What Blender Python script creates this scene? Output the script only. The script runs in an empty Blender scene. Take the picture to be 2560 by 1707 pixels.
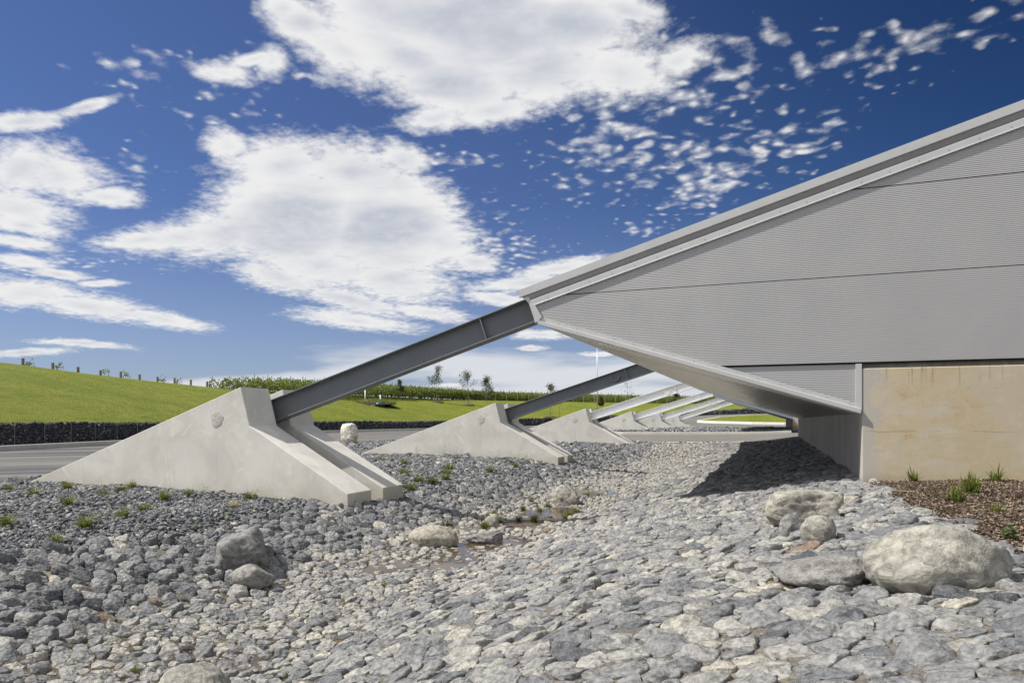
import bpy, bmesh, math, random
import numpy as np
from mathutils import Vector, Matrix, kdtree, noise, geometry

# World frame: X runs along the facade (right), Y runs away along the row of
# buttresses, Z is up; the photographer's eye is the origin.
R = math.radians
S = bpy.context.scene
COL = S.collection
YAW = R(20.4914)
SY, CY = math.sin(YAW), math.cos(YAW)

# ---------------------------------------------------------------- camera
cam = bpy.data.objects.new('camera', bpy.data.cameras.new('camera'))
COL.objects.link(cam)
cam.rotation_euler = (R(90), 0, YAW)
cam.data.sensor_width = 36
cam.data.lens = 1750 / 2560 * 36
cam.data.shift_y = 196.5 / 2560
cam.data.clip_start = 0.1
cam.data.clip_end = 9000
S.camera = cam
S.view_settings.view_transform = 'Standard'
S.view_settings.look = 'None'
S.view_settings.exposure = 0.3
S.view_settings.gamma = 1
S.view_settings.use_curve_mapping = False
S.cycles.max_bounces = 6
S.cycles.use_denoising = True

# ---------------------------------------------------------------- sun
SUN = Vector((-0.76, -0.31, 1.0)).normalized()
ELEV = math.asin(SUN.z)
sun = bpy.data.objects.new('sun', bpy.data.lights.new('sun', 'SUN'))
COL.objects.link(sun)
sun.rotation_euler = SUN.to_track_quat('Z', 'Y').to_euler()
sun.location = SUN * 60
sun.data.energy = 4.9
sun.data.angle = R(0.53)
sun.data.color = (1.0, 0.955, 0.88)

# ---------------------------------------------------------------- sky
W = bpy.data.worlds.new('World')
S.world = W
W.use_nodes = True


class NT:
    """small expression helper over a node tree"""
    def __init__(s, nt):
        s.nt = nt
    def n(s, t, **kw):
        x = s.nt.nodes.new(t)
        for k, v in kw.items():
            setattr(x, k, v)
        return x
    def put(s, sock, v):
        if isinstance(v, bpy.types.NodeSocket):
            s.nt.links.new(v, sock)
        elif v is not None:
            if hasattr(sock.default_value, '__len__') and not hasattr(v, '__len__'):
                v = [v] * len(sock.default_value)
            elif hasattr(v, '__len__') and len(v) == 3 and len(sock.default_value) == 4:
                v = (*v, 1)
            sock.default_value = v
    def m(s, op, a, b=None, c=None, clamp=False):
        x = s.n('ShaderNodeMath', operation=op, use_clamp=clamp)
        for i, v in enumerate((a, b, c)):
            s.put(x.inputs[i], v)
        return x.outputs[0]
    def v(s, op, a, b=None, out=0):
        x = s.n('ShaderNodeVectorMath', operation=op)
        s.put(x.inputs[0], a)
        if b is not None:
            s.put(x.inputs[3 if op == 'SCALE' else 1], b)
        return x.outputs[out]
    def dot(s, a, b):
        x = s.n('ShaderNodeVectorMath', operation='DOT_PRODUCT')
        s.put(x.inputs[0], a); s.put(x.inputs[1], b)
        return x.outputs['Value']
    def sep(s, a):
        x = s.n('ShaderNodeSeparateXYZ'); s.put(x.inputs[0], a)
        return x.outputs
    def comb(s, a, b, c=0.0):
        x = s.n('ShaderNodeCombineXYZ')
        for i, v in enumerate((a, b, c)):
            s.put(x.inputs[i], v)
        return x.outputs[0]
    def noise(s, vec, scale, detail=4, rough=0.55, dist=0.0, col=False):
        x = s.n('ShaderNodeTexNoise')
        s.put(x.inputs['Vector'], vec)
        x.inputs['Scale'].default_value = scale
        x.inputs['Detail'].default_value = detail
        x.inputs['Roughness'].default_value = rough
        x.inputs['Distortion'].default_value = dist
        return x.outputs['Color' if col else 'Fac']
    def voro(s, vec, scale, feature='F1', out='Distance', rnd=1.0):
        x = s.n('ShaderNodeTexVoronoi', feature=feature)
        s.put(x.inputs['Vector'], vec)
        x.inputs['Scale'].default_value = scale
        x.inputs['Randomness'].default_value = rnd
        return x.outputs[out]
    def sm(s, v, a, b, lo=0.0, hi=1.0):
        x = s.n('ShaderNodeMapRange', interpolation_type='SMOOTHSTEP')
        for i, q in enumerate((v, a, b, lo, hi)):
            s.put(x.inputs[i], q)
        return x.outputs[0]
    def mix(s, f, a, b, mode='MIX'):
        x = s.n('ShaderNodeMix', data_type='RGBA', blend_type=mode)
        s.put(x.inputs[0], f); s.put(x.inputs[6], a); s.put(x.inputs[7], b)
        return x.outputs[2]
    def pos(s):
        return s.n('ShaderNodeNewGeometry').outputs['Position']


def build_sky():
    t = NT(W.node_tree)
    W.node_tree.nodes.clear()
    out = t.n('ShaderNodeOutputWorld')
    bg = t.n('ShaderNodeBackground')
    bg.inputs['Strength'].default_value = 0.1
    W.node_tree.links.new(bg.outputs[0], out.inputs[0])
    sky = t.n('ShaderNodeTexSky', sky_type='NISHITA')
    sky.sun_disc = False
    sky.sun_elevation = ELEV
    sky.sun_rotation = math.atan2(SUN.x, SUN.y) % (2 * math.pi)
    sky.altitude = 300
    sky.air_density = 1.0
    sky.dust_density = 0.4
    sky.ozone_density = 2.2
    D = t.v('NORMALIZE', t.n('ShaderNodeTexCoord').outputs['Generated'])
    fz = t.m('MAXIMUM', t.m('ABSOLUTE', t.dot(D, (-SY, CY, 0))), 0.05)
    X = t.m('DIVIDE', t.dot(D, (CY, SY, 0)), fz)
    dz = t.sep(D)[2]
    Y = t.m('DIVIDE', dz, fz)
    # cloud layer seen in perspective: horizontal direction over height
    den = t.m('ADD', t.m('MAXIMUM', dz, 0.0), 0.14)
    Q = t.v('DIVIDE', D, t.comb(den, den, 1.0))
    Q = t.v('MULTIPLY', Q, (1, 1, 0))
    # slightly sheared so that streaks run across the view
    n1 = t.noise(Q, 3.2, 6, 0.6)
    n2 = t.noise(t.v('ADD', Q, (7, 3, 0)), 15, 5, 0.6)
    n3 = t.noise(t.v('ADD', Q, (1, 9, 2)), 36, 4, 0.62)
    XY = t.comb(X, Y)
    wv = t.v('SUBTRACT', t.noise(t.v('MULTIPLY', XY, (1, 2.0, 1)), 7, 3, 0.5, col=True), (0.5, 0.5, 0.5))
    XYw = t.v('ADD', XY, t.v('MULTIPLY', wv, (0.034, 0.020, 0)))

    def blob(cx, cy, a, b, ang=0, w=1.0):
        c0 = ((cx - 1280) / 1750, (1050 - cy) / 1750, 0)
        d = t.v('SUBTRACT', XYw, c0)
        ca, sa = math.cos(R(ang)), math.sin(R(ang))
        p = t.dot(d, (ca * 1750 / a, sa * 1750 / a, 0))
        q = t.dot(d, (-sa * 1750 / b, ca * 1750 / b, 0))
        l = t.v('LENGTH', t.comb(p, q), out='Value')
        k = min(a, b) / 110
        return t.m('MULTIPLY', t.m('SUBTRACT', 1.0, l), w * max(0.85, min(1.6, k)))

    def union(bs):
        r = None
        for b in bs:
            x = blob(*b)
            r = x if r is None else t.m('MAXIMUM', r, x)
        return r
    solid = union([
        (1150, 40, 430, 200, -3), (1000, 120, 250, 125, -18), (1150, 210, 250, 115, -8), (1350, 180, 260, 115, 5), (1090, 295, 120, 42, 12),
        (1230, 275, 190, 48, 5), (1550, 180, 180, 90, -5), (1420, 60, 240, 120, 0), (760, 60, 130, 75, -25), (700, 22, 90, 45, -10), (860, 130, 160, 95, -30),
        (1690, 150, 110, 55, 20), (1570, 25, 130, 50, -10),
        (360, 597, 150, 34, 3), (440, 595, 190, 52, 4), (560, 580, 200, 92, 10), (750, 540, 280, 165, 0), (700, 420, 190, 100, 0), (570, 365, 80, 52, -20), (880, 430, 215, 105, -8),
        (960, 560, 250, 165, -10), (1090, 600, 150, 95, -15), (1180, 650, 90, 34, -8), (800, 660, 260, 85, -8), (990, 700, 200, 75, -8),
        (1070, 780, 130, 24, -12), (700, 690, 160, 48, -14), (880, 750, 190, 36, -12), (1010, 400, 90, 55, -20), (1000, 480, 150, 90, -25),
        (890, 800, 200, 30, -7), (60, 728, 210, 44, -3), (230, 765, 225, 38, -9), (410, 797, 160, 25, -9),
        (60, 305, 140, 30, 6), (215, 268, 95, 20, 14), (60, 420, 175, 95, 0), (150, 440, 155, 75, -15), (40, 520, 180, 60, -8), (270, 490, 110, 30, -5),
        (50, 600, 140, 22, -8), (60, 650, 120, 22, -6), (150, 682, 110, 16, -8), (250, 706, 70, 12, 0), (60, 560, 150, 28, -10),
        (1330, 705, 210, 32, 6), (1400, 668, 170, 24, 10), (1250, 752, 120, 24, -6), (1350, 836, 85, 16, 0), (1330, 868, 44, 9, 0), (1490, 884, 60, 9, 0),
        (560, 185, 110, 34, -8), (640, 150, 90, 24, 14), (680, 160, 50, 60, -20), (200, 860, 150, 11, -4), (60, 880, 150, 12, 2), (1130, 965, 60, 6, 0),
    ])
    puffs = union([
        (1700, 270, 300, 240, -25), (1560, 380, 230, 140, 0), (1830, 140, 160, 90, 0), (2060, 150, 130, 70, 15), (2230, 110, 170, 80, 20), (2480, 50, 150, 50, 20),
        (620, 200, 200, 80, 10), (1130, 400, 90, 35, 0), (1250, 590, 50, 90, 0), (330, 420, 80, 70, 0), (580, 300, 150, 26, 0),
        (330, 170, 120, 40, 0), (1990, 330, 120, 90, 0), (1750, 480, 160, 60, 15), (100, 640, 220, 60, -8), (1600, 560, 90, 25, 0), (1270, 640, 150, 60, 0),
    ])
    low = union([
        (1200, 920, 400, 58, -4), (1450, 945, 350, 50, -2), (900, 930, 260, 30, 8), (650, 955, 460, 24, 4), (1500, 985, 800, 40, 0), (500, 975, 500, 20, 0), (1600, 935, 420, 40, 0),
        (1750, 930, 500, 60, 0), (2600, 900, 900, 120, 0),
    ])
    e = t.m('ADD', solid, t.m('MULTIPLY', t.m('SUBTRACT', n2, 0.5), 0.85))
    e = t.m('ADD', e, t.m('MULTIPLY', t.m('SUBTRACT', n3, 0.5), 0.55))
    d1 = t.sm(e, -0.08, 0.55)
    Qw = t.v('ADD', Q, t.v('SCALE', t.v('SUBTRACT', t.noise(Q, 9, 3, 0.55, col=True), (0.5, 0.5, 0.5)), 0.07))
    cell = t.m('SUBTRACT', 0.50, t.voro(Qw, 27, 'SMOOTH_F1'))
    pf = t.m('ADD', t.m('MULTIPLY', t.m('MINIMUM', puffs, 0.50), 1.0),
             t.m('ADD', t.m('MULTIPLY', cell, 2.2), t.m('ADD', t.m('MULTIPLY', t.m('SUBTRACT', n2, 0.5), 1.5), t.m('MULTIPLY', t.m('SUBTRACT', n1, 0.55), 2.4))))
    pf = t.m('ADD', pf, t.m('MULTIPLY', t.m('SUBTRACT', n3, 0.5), 0.9))
    d2 = t.sm(pf, 0.25, 1.75, 0, 0.95)
    lo = t.m('ADD', low, t.m('MULTIPLY', t.m('SUBTRACT', t.noise(t.v('MULTIPLY', XY, (1, 6, 1)), 5, 5, 0.6), 0.5), 1.3))
    d3 = t.sm(lo, -0.1, 0.6, 0, 0.85)
    dens = t.m('MAXIMUM', t.m('MAXIMUM', d1, d2), d3)
    # thin veil towards the horizon
    veil = t.sm(dz, 0.30, 0.0, 0, 0.30)
    # cloud body tone: shaded flat bases in the thick middle, bright rims
    inner = t.sm(t.m('ADD', solid, t.m('MULTIPLY', t.m('SUBTRACT', t.noise(t.v('MULTIPLY', XY, (1, 3.2, 1)), 4.5, 4, 0.5, 0.4), 0.5), 1.7)), 0.40, 1.25)
    cc = t.mix(t.m('MULTIPLY', inner, 0.9), (6.8, 6.8, 6.85), (4.0, 4.3, 5.0))
    cc = t.mix(t.sm(n2, 0.35, 0.75, 0, 0.30), cc, (7.2, 7.2, 7.15))
    cc = t.mix(d3, cc, (6.1, 6.25, 6.6))
    skc = t.n('ShaderNodeGamma')
    t.put(skc.inputs[0], sky.outputs[0]); skc.inputs[1].default_value = 1.0
    skyc = t.mix(1.0, skc.outputs[0], (0.40, 0.46, 0.66), 'MULTIPLY')
    # polarised darkening towards the upper right of the view
    pol = t.sm(t.dot(D, Vector((0.75, 0.45, 0.62)).normalized()), 0.30, 0.95, 1.0, 0.42)
    skyc = t.mix(1.0, skyc, t.comb(t.m('MULTIPLY', pol, pol), t.m('MULTIPLY', pol, t.m('POWER', pol, 0.3)), pol), 'MULTIPLY')
    skyc = t.mix(veil, skyc, (4.3, 4.8, 5.7))
    # bright haze added to the unseen sky behind the viewer, as fill light
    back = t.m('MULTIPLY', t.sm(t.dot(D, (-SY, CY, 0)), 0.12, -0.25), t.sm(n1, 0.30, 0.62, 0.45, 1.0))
    top = t.m('MULTIPLY', t.sm(dz, 0.62, 0.85), t.sm(n1, 0.3, 0.6, 0.2, 0.9))  # bright haze added overhead too, above the view, for more fill
    c = t.mix(dens, skyc, cc)
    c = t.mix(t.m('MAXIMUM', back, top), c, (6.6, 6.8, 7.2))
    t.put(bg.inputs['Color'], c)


build_sky()


# ---------------------------------------------------------------- terrain heights
def sst(a, b, x):
    t = np.clip((x - a) / (b - a), 0, 1)
    return t * t * (3 - 2 * t)


def H(u, v):
    u = np.asarray(u, float); v = np.asarray(v, float)
    P = np.interp(u, [-60, -20, -12, -9, -8, -6.4, -5.6, -4.4, -3.6, -1.4, 1.3, 3, 9, 60],
                  [-1.45, -1.52, -1.56, -1.64, -1.79, -2.13, -2.2, -2.2, -2.08, -1.47, -.98, -.93, -.88, -.8])
    Rr = np.interp(u, [-200, -40, -7, -2, 0, 1.3, 10], [-1.37, -1.37, -1.41, -1.34, -1.2, -.97, -.9])
    r = np.interp(v, [54, 60, 90, 100, 110, 120, 130, 170], [-.86, -.92, -1.05, -.7, -.35, .4, 1.1, 1.3])
    t = sst(-50, -2, u); F = -1.37 * (1 - t) + r * t
    w = sst(36.5, 43.4, v); h = P * (1 - w) + Rr * w
    w2 = sst(50, 57, v); h = h * (1 - w2) + F * w2
    ch = sst(-7.5, -6, u) * (1 - sst(-4, -2, u)) * (1 - w)
    h = h + .026 * ch * (np.sin(1.3 * v + .7 * u) + .6 * np.sin(2.9 * v - 1.7 * u + 1) + .4 * np.sin(5.1 * u + 2.2 * v))
    h = h + .02 * (1 - w) * sst(-20, -16, u) * (np.sin(.9 * u + 1.7 * v) + np.sin(2.3 * u - 1.1 * v + 2))
    return h


def h1(u, v):
    return float(H(u, v))


def in_poly(P, poly):
    x, y = P[:, 0], P[:, 1]
    r = np.zeros(len(P), bool)
    n = len(poly)
    for i in range(n):
        x0, y0 = poly[i]; x1, y1 = poly[(i + 1) % n]
        if y0 == y1:
            continue
        c = ((y0 > y) != (y1 > y)) & (x < (x1 - x0) * (y - y0) / (y1 - y0) + x0)
        r ^= c
    return r


# azimuth table of the far side: x px, gabion distance, road level there, ridge px height, ridge distance
FAR = [(-2600, 22, -1.3, 800, 40), (-1400, 24, -1.3, 845, 46), (-600, 28, -1.33, 862, 52), (-250, 31, -1.34, 884, 57),
       (0, 35, -1.35, 902, 62), (163, 39.5, -1.36, 926, 68), (321, 45, -1.37, 945, 76), (435, 50, -1.37, 957.5, 83),
       (580, 58, -1.37, 972, 92), (815, 75, -1.37, 985, 110), (974, 88, -1.4, 990, 122), (1076, 98, -1.4, 997, 130),
       (1246, 112, -1.15, 1001, 142), (1434, 122, -.75, 1004, 150), (1625, 128, -.2, 1007.5, 158),
       (1757, 128, .25, 1009, 162), (1910, 126, 1.1, 1009, 166), (2200, 126, 1.3, 1005, 170),
       (2700, 128, 1.3, 1000, 175), (3600, 120, 1.3, 1000, 175)]
_fx = np.linspace(-2600, 3600, 312)
_T = np.array(FAR, float)


def smooth_tab(k):
    y = np.interp(_fx, _T[:, 0], _T[:, k])
    ker = np.ones(9) / 9
    return np.convolve(np.pad(y, 4, mode='edge'), ker, 'valid')


FG, FB, FY, FR = (smooth_tab(k) for k in (1, 2, 3, 4))


def far_pt(i, z):
    xr = (_fx[i] - 1280) / 1750
    return z * (xr * CY - SY), z * (xr * SY + CY)


# ---------------------------------------------------------------- mesh helpers
def link(o, parent=None):
    COL.objects.link(o)
    if parent is not None:
        o.parent = parent
    return o


def tag(o, label=None, cat=None, group=None, kind=None):
    for k, v in (('label', label), ('category', cat), ('group', group), ('kind', kind)):
        if v:
            o[k] = v
    return o


def empty(name, loc, label, cat, group=None, rz=0):
    o = bpy.data.objects.new(name, None)
    o.empty_display_size = 0.3
    o.location = loc
    o.rotation_euler = (0, 0, rz)
    link(o)
    return tag(o, label, cat, group)


def copy_tree(o, parent=None):
    c = o.copy()
    COL.objects.link(c)
    if parent is not None:
        c.parent = parent
    for ch in list(o.children):
        copy_tree(ch, c)
    return c


def np_mesh(name, V, F, mat, parent=None, smooth=False, tone=None):
    V = np.asarray(V, np.float32).reshape(-1, 3)
    F = np.asarray(F, np.int32)
    k = F.shape[1]
    me = bpy.data.meshes.new(name)
    me.vertices.add(len(V))
    me.vertices.foreach_set('co', V.ravel())
    me.loops.add(F.size)
    me.loops.foreach_set('vertex_index', F.ravel())
    me.polygons.add(len(F))
    me.polygons.foreach_set('loop_start', np.arange(0, F.size, k, dtype=np.int32))
    me.polygons.foreach_set('loop_total', np.full(len(F), k, np.int32))
    me.polygons.foreach_set('use_smooth', np.full(len(F), smooth, bool))
    me.update(calc_edges=True)
    me.materials.append(mat)
    if tone is not None:
        a = me.attributes.new('tone', 'FLOAT', 'POINT')
        a.data.foreach_set('value', np.asarray(tone, np.float32).ravel())
    return link(bpy.data.objects.new(name, me), parent)


class MB:
    def __init__(s):
        s.V = []; s.F = []
    def add(s, V, F):
        o = len(s.V)
        s.V += [tuple(v) for v in V]
        s.F += [tuple(i + o for i in f) for f in F]
    def box(s, x0, x1, y0, y1, z0, z1):
        V = [(x, y, z) for z in (z0, z1) for x, y in ((x0, y0), (x1, y0), (x1, y1), (x0, y1))]
        s.add(V, [(3, 2, 1, 0), (4, 5, 6, 7), (0, 1, 5, 4), (1, 2, 6, 5), (2, 3, 7, 6), (3, 0, 4, 7)])
    def prism(s, poly, y0, y1):
        """(x,z) polygon extruded along y"""
        n = len(poly)
        V = [(x, y0, z) for x, z in poly] + [(x, y1, z) for x, z in poly]
        s.add(V, [tuple(range(n)), tuple(range(2 * n - 1, n - 1, -1))] + [(i + n, (i + 1) % n + n, (i + 1) % n, i) for i in range(n)])
    def sweep(s, prof, path):
        """closed (y,z) profile swept along (x,z) path"""
        n = len(prof)
        V = []
        for px, pz in path:
            V += [(px, y, pz + z) for y, z in prof]
        F = [tuple(range(n)), tuple(reversed(range(n * (len(path) - 1), n * len(path))))]
        for j in range(len(path) - 1):
            for i in range(n):
                a = j * n + i; b = j * n + (i + 1) % n
                F.append((a, a + n, b + n, b))
        s.add(V, F)
    def tube(s, pts, radii, n=8, cap=True):
        pts = [Vector(p) for p in pts]
        rings = []
        for i, p in enumerate(pts):
            d = (pts[min(i + 1, len(pts) - 1)] - pts[max(i - 1, 0)]).normalized()
            a = d.cross(Vector((0, 0, 1)) if abs(d.z) < .95 else Vector((1, 0, 0))).normalized()
            b = d.cross(a)
            rings.append([p + (a * math.cos(k * 2 * math.pi / n) + b * math.sin(k * 2 * math.pi / n)) * radii[i] for k in range(n)])
        V = [v for r in rings for v in r]
        F = [(j * n + k, j * n + (k + 1) % n, (j + 1) * n + (k + 1) % n, (j + 1) * n + k) for j in range(len(pts) - 1) for k in range(n)]
        if cap:
            F += [tuple(reversed(range(n))), tuple(range(n * (len(pts) - 1), n * len(pts)))]
        s.add(V, F)
    def build(s, name, mat, parent=None, smooth=False, bevel=0, seg=1):
        me = bpy.data.meshes.new(name)
        me.from_pydata(s.V, [], s.F)
        bm = bmesh.new(); bm.from_mesh(me)
        bmesh.ops.recalc_face_normals(bm, faces=bm.faces)
        if bevel:
            bmesh.ops.bevel(bm, geom=bm.edges[:], offset=bevel, segments=seg, affect='EDGES', profile=.5)
        for f in bm.faces:
            f.smooth = smooth
        bm.to_mesh(me); bm.free()
        me.materials.append(mat)
        return link(bpy.data.objects.new(name, me), parent)


# ---------------------------------------------------------------- materials
def mat(name, rough=0.6, metal=0.0, spec=0.5):
    m = bpy.data.materials.new(name)
    m.use_nodes = True
    t = NT(m.node_tree)
    b = m.node_tree.nodes['Principled BSDF']
    b.inputs['Roughness'].default_value = rough
    b.inputs['Metallic'].default_value = metal
    b.inputs['Specular IOR Level'].default_value = spec
    return m, t, b


def bump(t, b, h, strength, dist):
    x = t.n('ShaderNodeBump')
    x.inputs['Strength'].default_value = strength
    x.inputs['Distance'].default_value = dist
    t.put(x.inputs['Height'], h)
    t.put(b.inputs['Normal'], x.outputs[0])


def concrete(name, c1, c2, c3, stain=None, streak=0.4, board=False):
    m, t, b = mat(name, 0.85, spec=0.25)
    p = t.pos()
    n = t.noise(p, 0.9, 6, 0.62, 0.6)
    c = t.mix(t.sm(n, 0.32, 0.68), c1, c2)
    c = t.mix(t.sm(t.noise(t.v('ADD', p, (5, 2, 8)), 2.3, 7, 0.7, 1.2), 0.50, 0.72, 0, 0.65), c, c3)
    c = t.mix(t.sm(t.noise(t.v('ADD', p, (1, 7, 3)), 1.5, 5, 0.6, 2.2), 0.56, 0.66, 0, 0.35), c, [min(1, x * 1.18) for x in c2])
    # vertical run marks and pour streaks
    s = t.noise(t.v('MULTIPLY', p, (9, 9, 0.5)), 1.0, 4, 0.6)
    c = t.mix(t.sm(s, 0.52, 0.72, 0, streak), c, [x * .72 for x in c2])
    if stain:
        s1 = t.m('MULTIPLY', t.sm(t.noise(t.v('MULTIPLY', p, (.8, .8, 1.6)), 0.9, 6, 0.65, 0.8), 0.42, 0.60), t.sm(t.noise(t.v('MULTIPLY', p, (3, 3, 6)), 3, 6, 0.75), 0.35, 0.7, 0.35, 1))
        c = t.mix(s1, c, stain[0])
        s2 = t.m('MULTIPLY', t.sm(t.noise(t.v('MULTIPLY', t.v('ADD', p, (3, 1, 4)), (1, 1, 2.2)), 1.6, 6, 0.7, 0.5), 0.55, 0.70), t.sm(t.noise(p, 30, 4, 0.8), 0.45, 0.65, 0.25, 1))
        c = t.mix(t.m('MULTIPLY', s2, 0.85), c, stain[1])
        x_, y_, z_ = t.sep(p)
        # drips from the coping, a grey patched corner and thin pour lines
        dr = t.m('MULTIPLY', t.sm(t.noise(t.v('MULTIPLY', p, (16, 1, .7)), 1.0, 3, .6), .56, .66), t.sm(t.m('ADD', z_, t.m('MULTIPLY', t.noise(p, 5, 2, .5), .3)), .62, .98))
        c = t.mix(t.m('MULTIPLY', dr, .7), c, (.26, .19, .08))
        cw = t.m('ADD', x_, t.m('MULTIPLY', t.m('SUBTRACT', t.noise(p, 1.9, 6, .7), .5), 1.1))
        c = t.mix(t.sm(cw, 1.58, 1.46, 0, .8), c, (.43, .405, .37))
        pl = t.m('ABSOLUTE', t.m('ADD', t.m('SUBTRACT', z_, -.18), t.m('MULTIPLY', t.m('SUBTRACT', t.noise(t.comb(x_, 0, 0), 2.2, 3, .6), .5), .12)))
        c = t.mix(t.m('MULTIPLY', t.sm(pl, .010, .0), t.sm(t.noise(p, 2.1, 3, .6), .45, .6, 0, .6)), c, (.16, .12, .07))
        c = t.mix(t.sm(t.m('ADD', z_, t.m('MULTIPLY', t.noise(p, 4, 4, .6), .2)), -.72, -.88, 0, .4), c, (.32, .28, .22))
    if not board and not stain:
        bx_, by_, bz = t.sep(p)
        sx = t.m('ABSOLUTE', t.m('ADD', t.m('ADD', bx_, 11.34), t.m('MULTIPLY', t.m('SUBTRACT', t.noise(t.v('MULTIPLY', p, (1, 1, 1)), 1.5, 3, .5), .5), .08)))
        sk = t.m('MULTIPLY', t.sm(sx, .07, .0), t.m('MULTIPLY', t.sm(bz, -.15, -.3), t.sm(t.noise(t.v('MULTIPLY', p, (45, 30, 1.6)), 1, 4, .75), .48, .62)))
        c = t.mix(t.m('MULTIPLY', sk, .30), c, (.22, .21, .19))
        jl = t.sm(t.m('ABSOLUTE', t.m('ADD', bx_, 13.1)), .006, .002)
        c = t.mix(t.m('MULTIPLY', jl, .18), c, (.25, .24, .21))
        c = t.mix(t.sm(t.m('ADD', bz, t.m('MULTIPLY', t.noise(p, 1.8, 5, .7), .7)), -.85, -1.35, 0, .5), c, (.43, .40, .30))
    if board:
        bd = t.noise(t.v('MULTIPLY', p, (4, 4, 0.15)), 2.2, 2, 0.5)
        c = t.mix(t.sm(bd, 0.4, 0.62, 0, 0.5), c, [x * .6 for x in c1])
    pit = t.voro(t.v('ADD', p, t.v('SCALE', t.noise(p, 9, 2, .5, col=True), 0.1)), 13)
    pm = t.m('MULTIPLY', t.sm(pit, 0.10, 0.05), t.sm(t.noise(p, 2.5, 2, .5), 0.42, 0.56))
    c = t.mix(t.m('MULTIPLY', pm, 0.7), c, (0.10, 0.09, 0.08))
    c = t.mix(t.sm(t.noise(p, 60, 3, 0.7), 0.3, 0.7, 0, 0.12), c, (0.2, 0.19, 0.17))
    t.put(b.inputs['Base Color'], c)
    hh = t.m('ADD', t.m('MULTIPLY', t.noise(p, 45, 5, 0.7), 0.25), t.m('SUBTRACT', t.m('MULTIPLY', n, 0.4), pm))
    bump(t, b, hh, 0.5, 0.006)
    return m


M = {}
M['conc'] = concrete('pale_concrete', (0.56, 0.54, 0.49), (0.69, 0.67, 0.615), (0.60, 0.565, 0.485), streak=0.25)
M['buff'] = concrete('stained_concrete', (0.47, 0.40, 0.275), (0.52, 0.475, 0.38), (0.45, 0.405, 0.33),
                     stain=((0.49, 0.39, 0.225), (0.40, 0.25, 0.105)), streak=0.15)
M['shadeconc'] = concrete('shaded_board_concrete', (0.36, 0.335, 0.29), (0.44, 0.41, 0.36), (0.33, 0.30, 0.26), streak=0.5, board=True)  # darker copy of the base concrete, shade put into its tones


def paint(name, col, rough, metal=0.0, var=0.08, dirt=0.2, sc=3.0):
    m, t, b = mat(name, rough, metal)
    p = t.pos()
    c = t.mix(t.sm(t.noise(p, sc, 5, .6), .3, .7, 0, 1), [x * (1 - var) for x in col], [min(1, x * (1 + var)) for x in col])
    c = t.mix(t.sm(t.noise(t.v('MULTIPLY', p, (5, 5, .6)), 1.3, 5, .65), .52, .8, 0, dirt), c, [x * .6 for x in col])
    t.put(b.inputs['Base Color'], c)
    t.put(b.inputs['Roughness'], t.sm(t.noise(p, sc * 2, 4, .6), .3, .7, rough * .85, min(1, rough * 1.15)))
    bump(t, b, t.noise(p, 1.7, 3, .5), 0.12, 0.01)
    return m


M['clad'] = paint('cladding_paint', (0.385, 0.383, 0.38), 0.45, 0.2, 0.02, 0.05, .6)
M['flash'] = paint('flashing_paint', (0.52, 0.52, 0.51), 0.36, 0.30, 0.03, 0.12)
M['recess'] = paint('recess_shade_paint', (0.34, 0.34, 0.34), 0.45, 0.1, 0.04, 0.2)  # darker than the flashing: shade under the fascia put into the colour
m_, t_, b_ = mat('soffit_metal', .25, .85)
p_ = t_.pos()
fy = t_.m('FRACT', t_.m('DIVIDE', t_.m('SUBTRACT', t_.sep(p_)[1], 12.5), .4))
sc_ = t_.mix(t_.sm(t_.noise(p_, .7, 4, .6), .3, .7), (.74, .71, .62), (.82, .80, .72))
# dark bands painted in for the shading of the ribs
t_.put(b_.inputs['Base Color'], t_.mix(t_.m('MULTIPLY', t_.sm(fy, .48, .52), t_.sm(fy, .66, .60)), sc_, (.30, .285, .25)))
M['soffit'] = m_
M['dark'] = paint('dark_backing', (0.025, 0.025, 0.028), 0.8)
M['steel'] = paint('dark_steel_paint', (0.145, 0.158, 0.165), 0.5, 0.0, 0.06, 0.15)
M['steelblue'] = paint('bluish_steel_paint', (0.22, 0.26, 0.30), 0.45, 0.1, 0.05, 0.1)
M['white'] = paint('white_steel_paint', (0.88, 0.88, 0.87), 0.4, 0.0, 0.03, 0.06)
M['screw'] = paint('screw_metal', (0.35, 0.34, 0.33), 0.35, 0.7)
M['roof'] = paint('roof_metal', (0.40, 0.41, 0.42), 0.4, 0.4)
M['kerb'] = concrete('kerb_concrete', (0.50, 0.49, 0.45), (0.60, 0.58, 0.53), (0.45, 0.42, 0.38), streak=.1)
M['wkerb'] = concrete('pale_kerb', (0.68, 0.66, 0.60), (0.76, 0.74, 0.68), (0.6, 0.57, 0.5), streak=.1)


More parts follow.
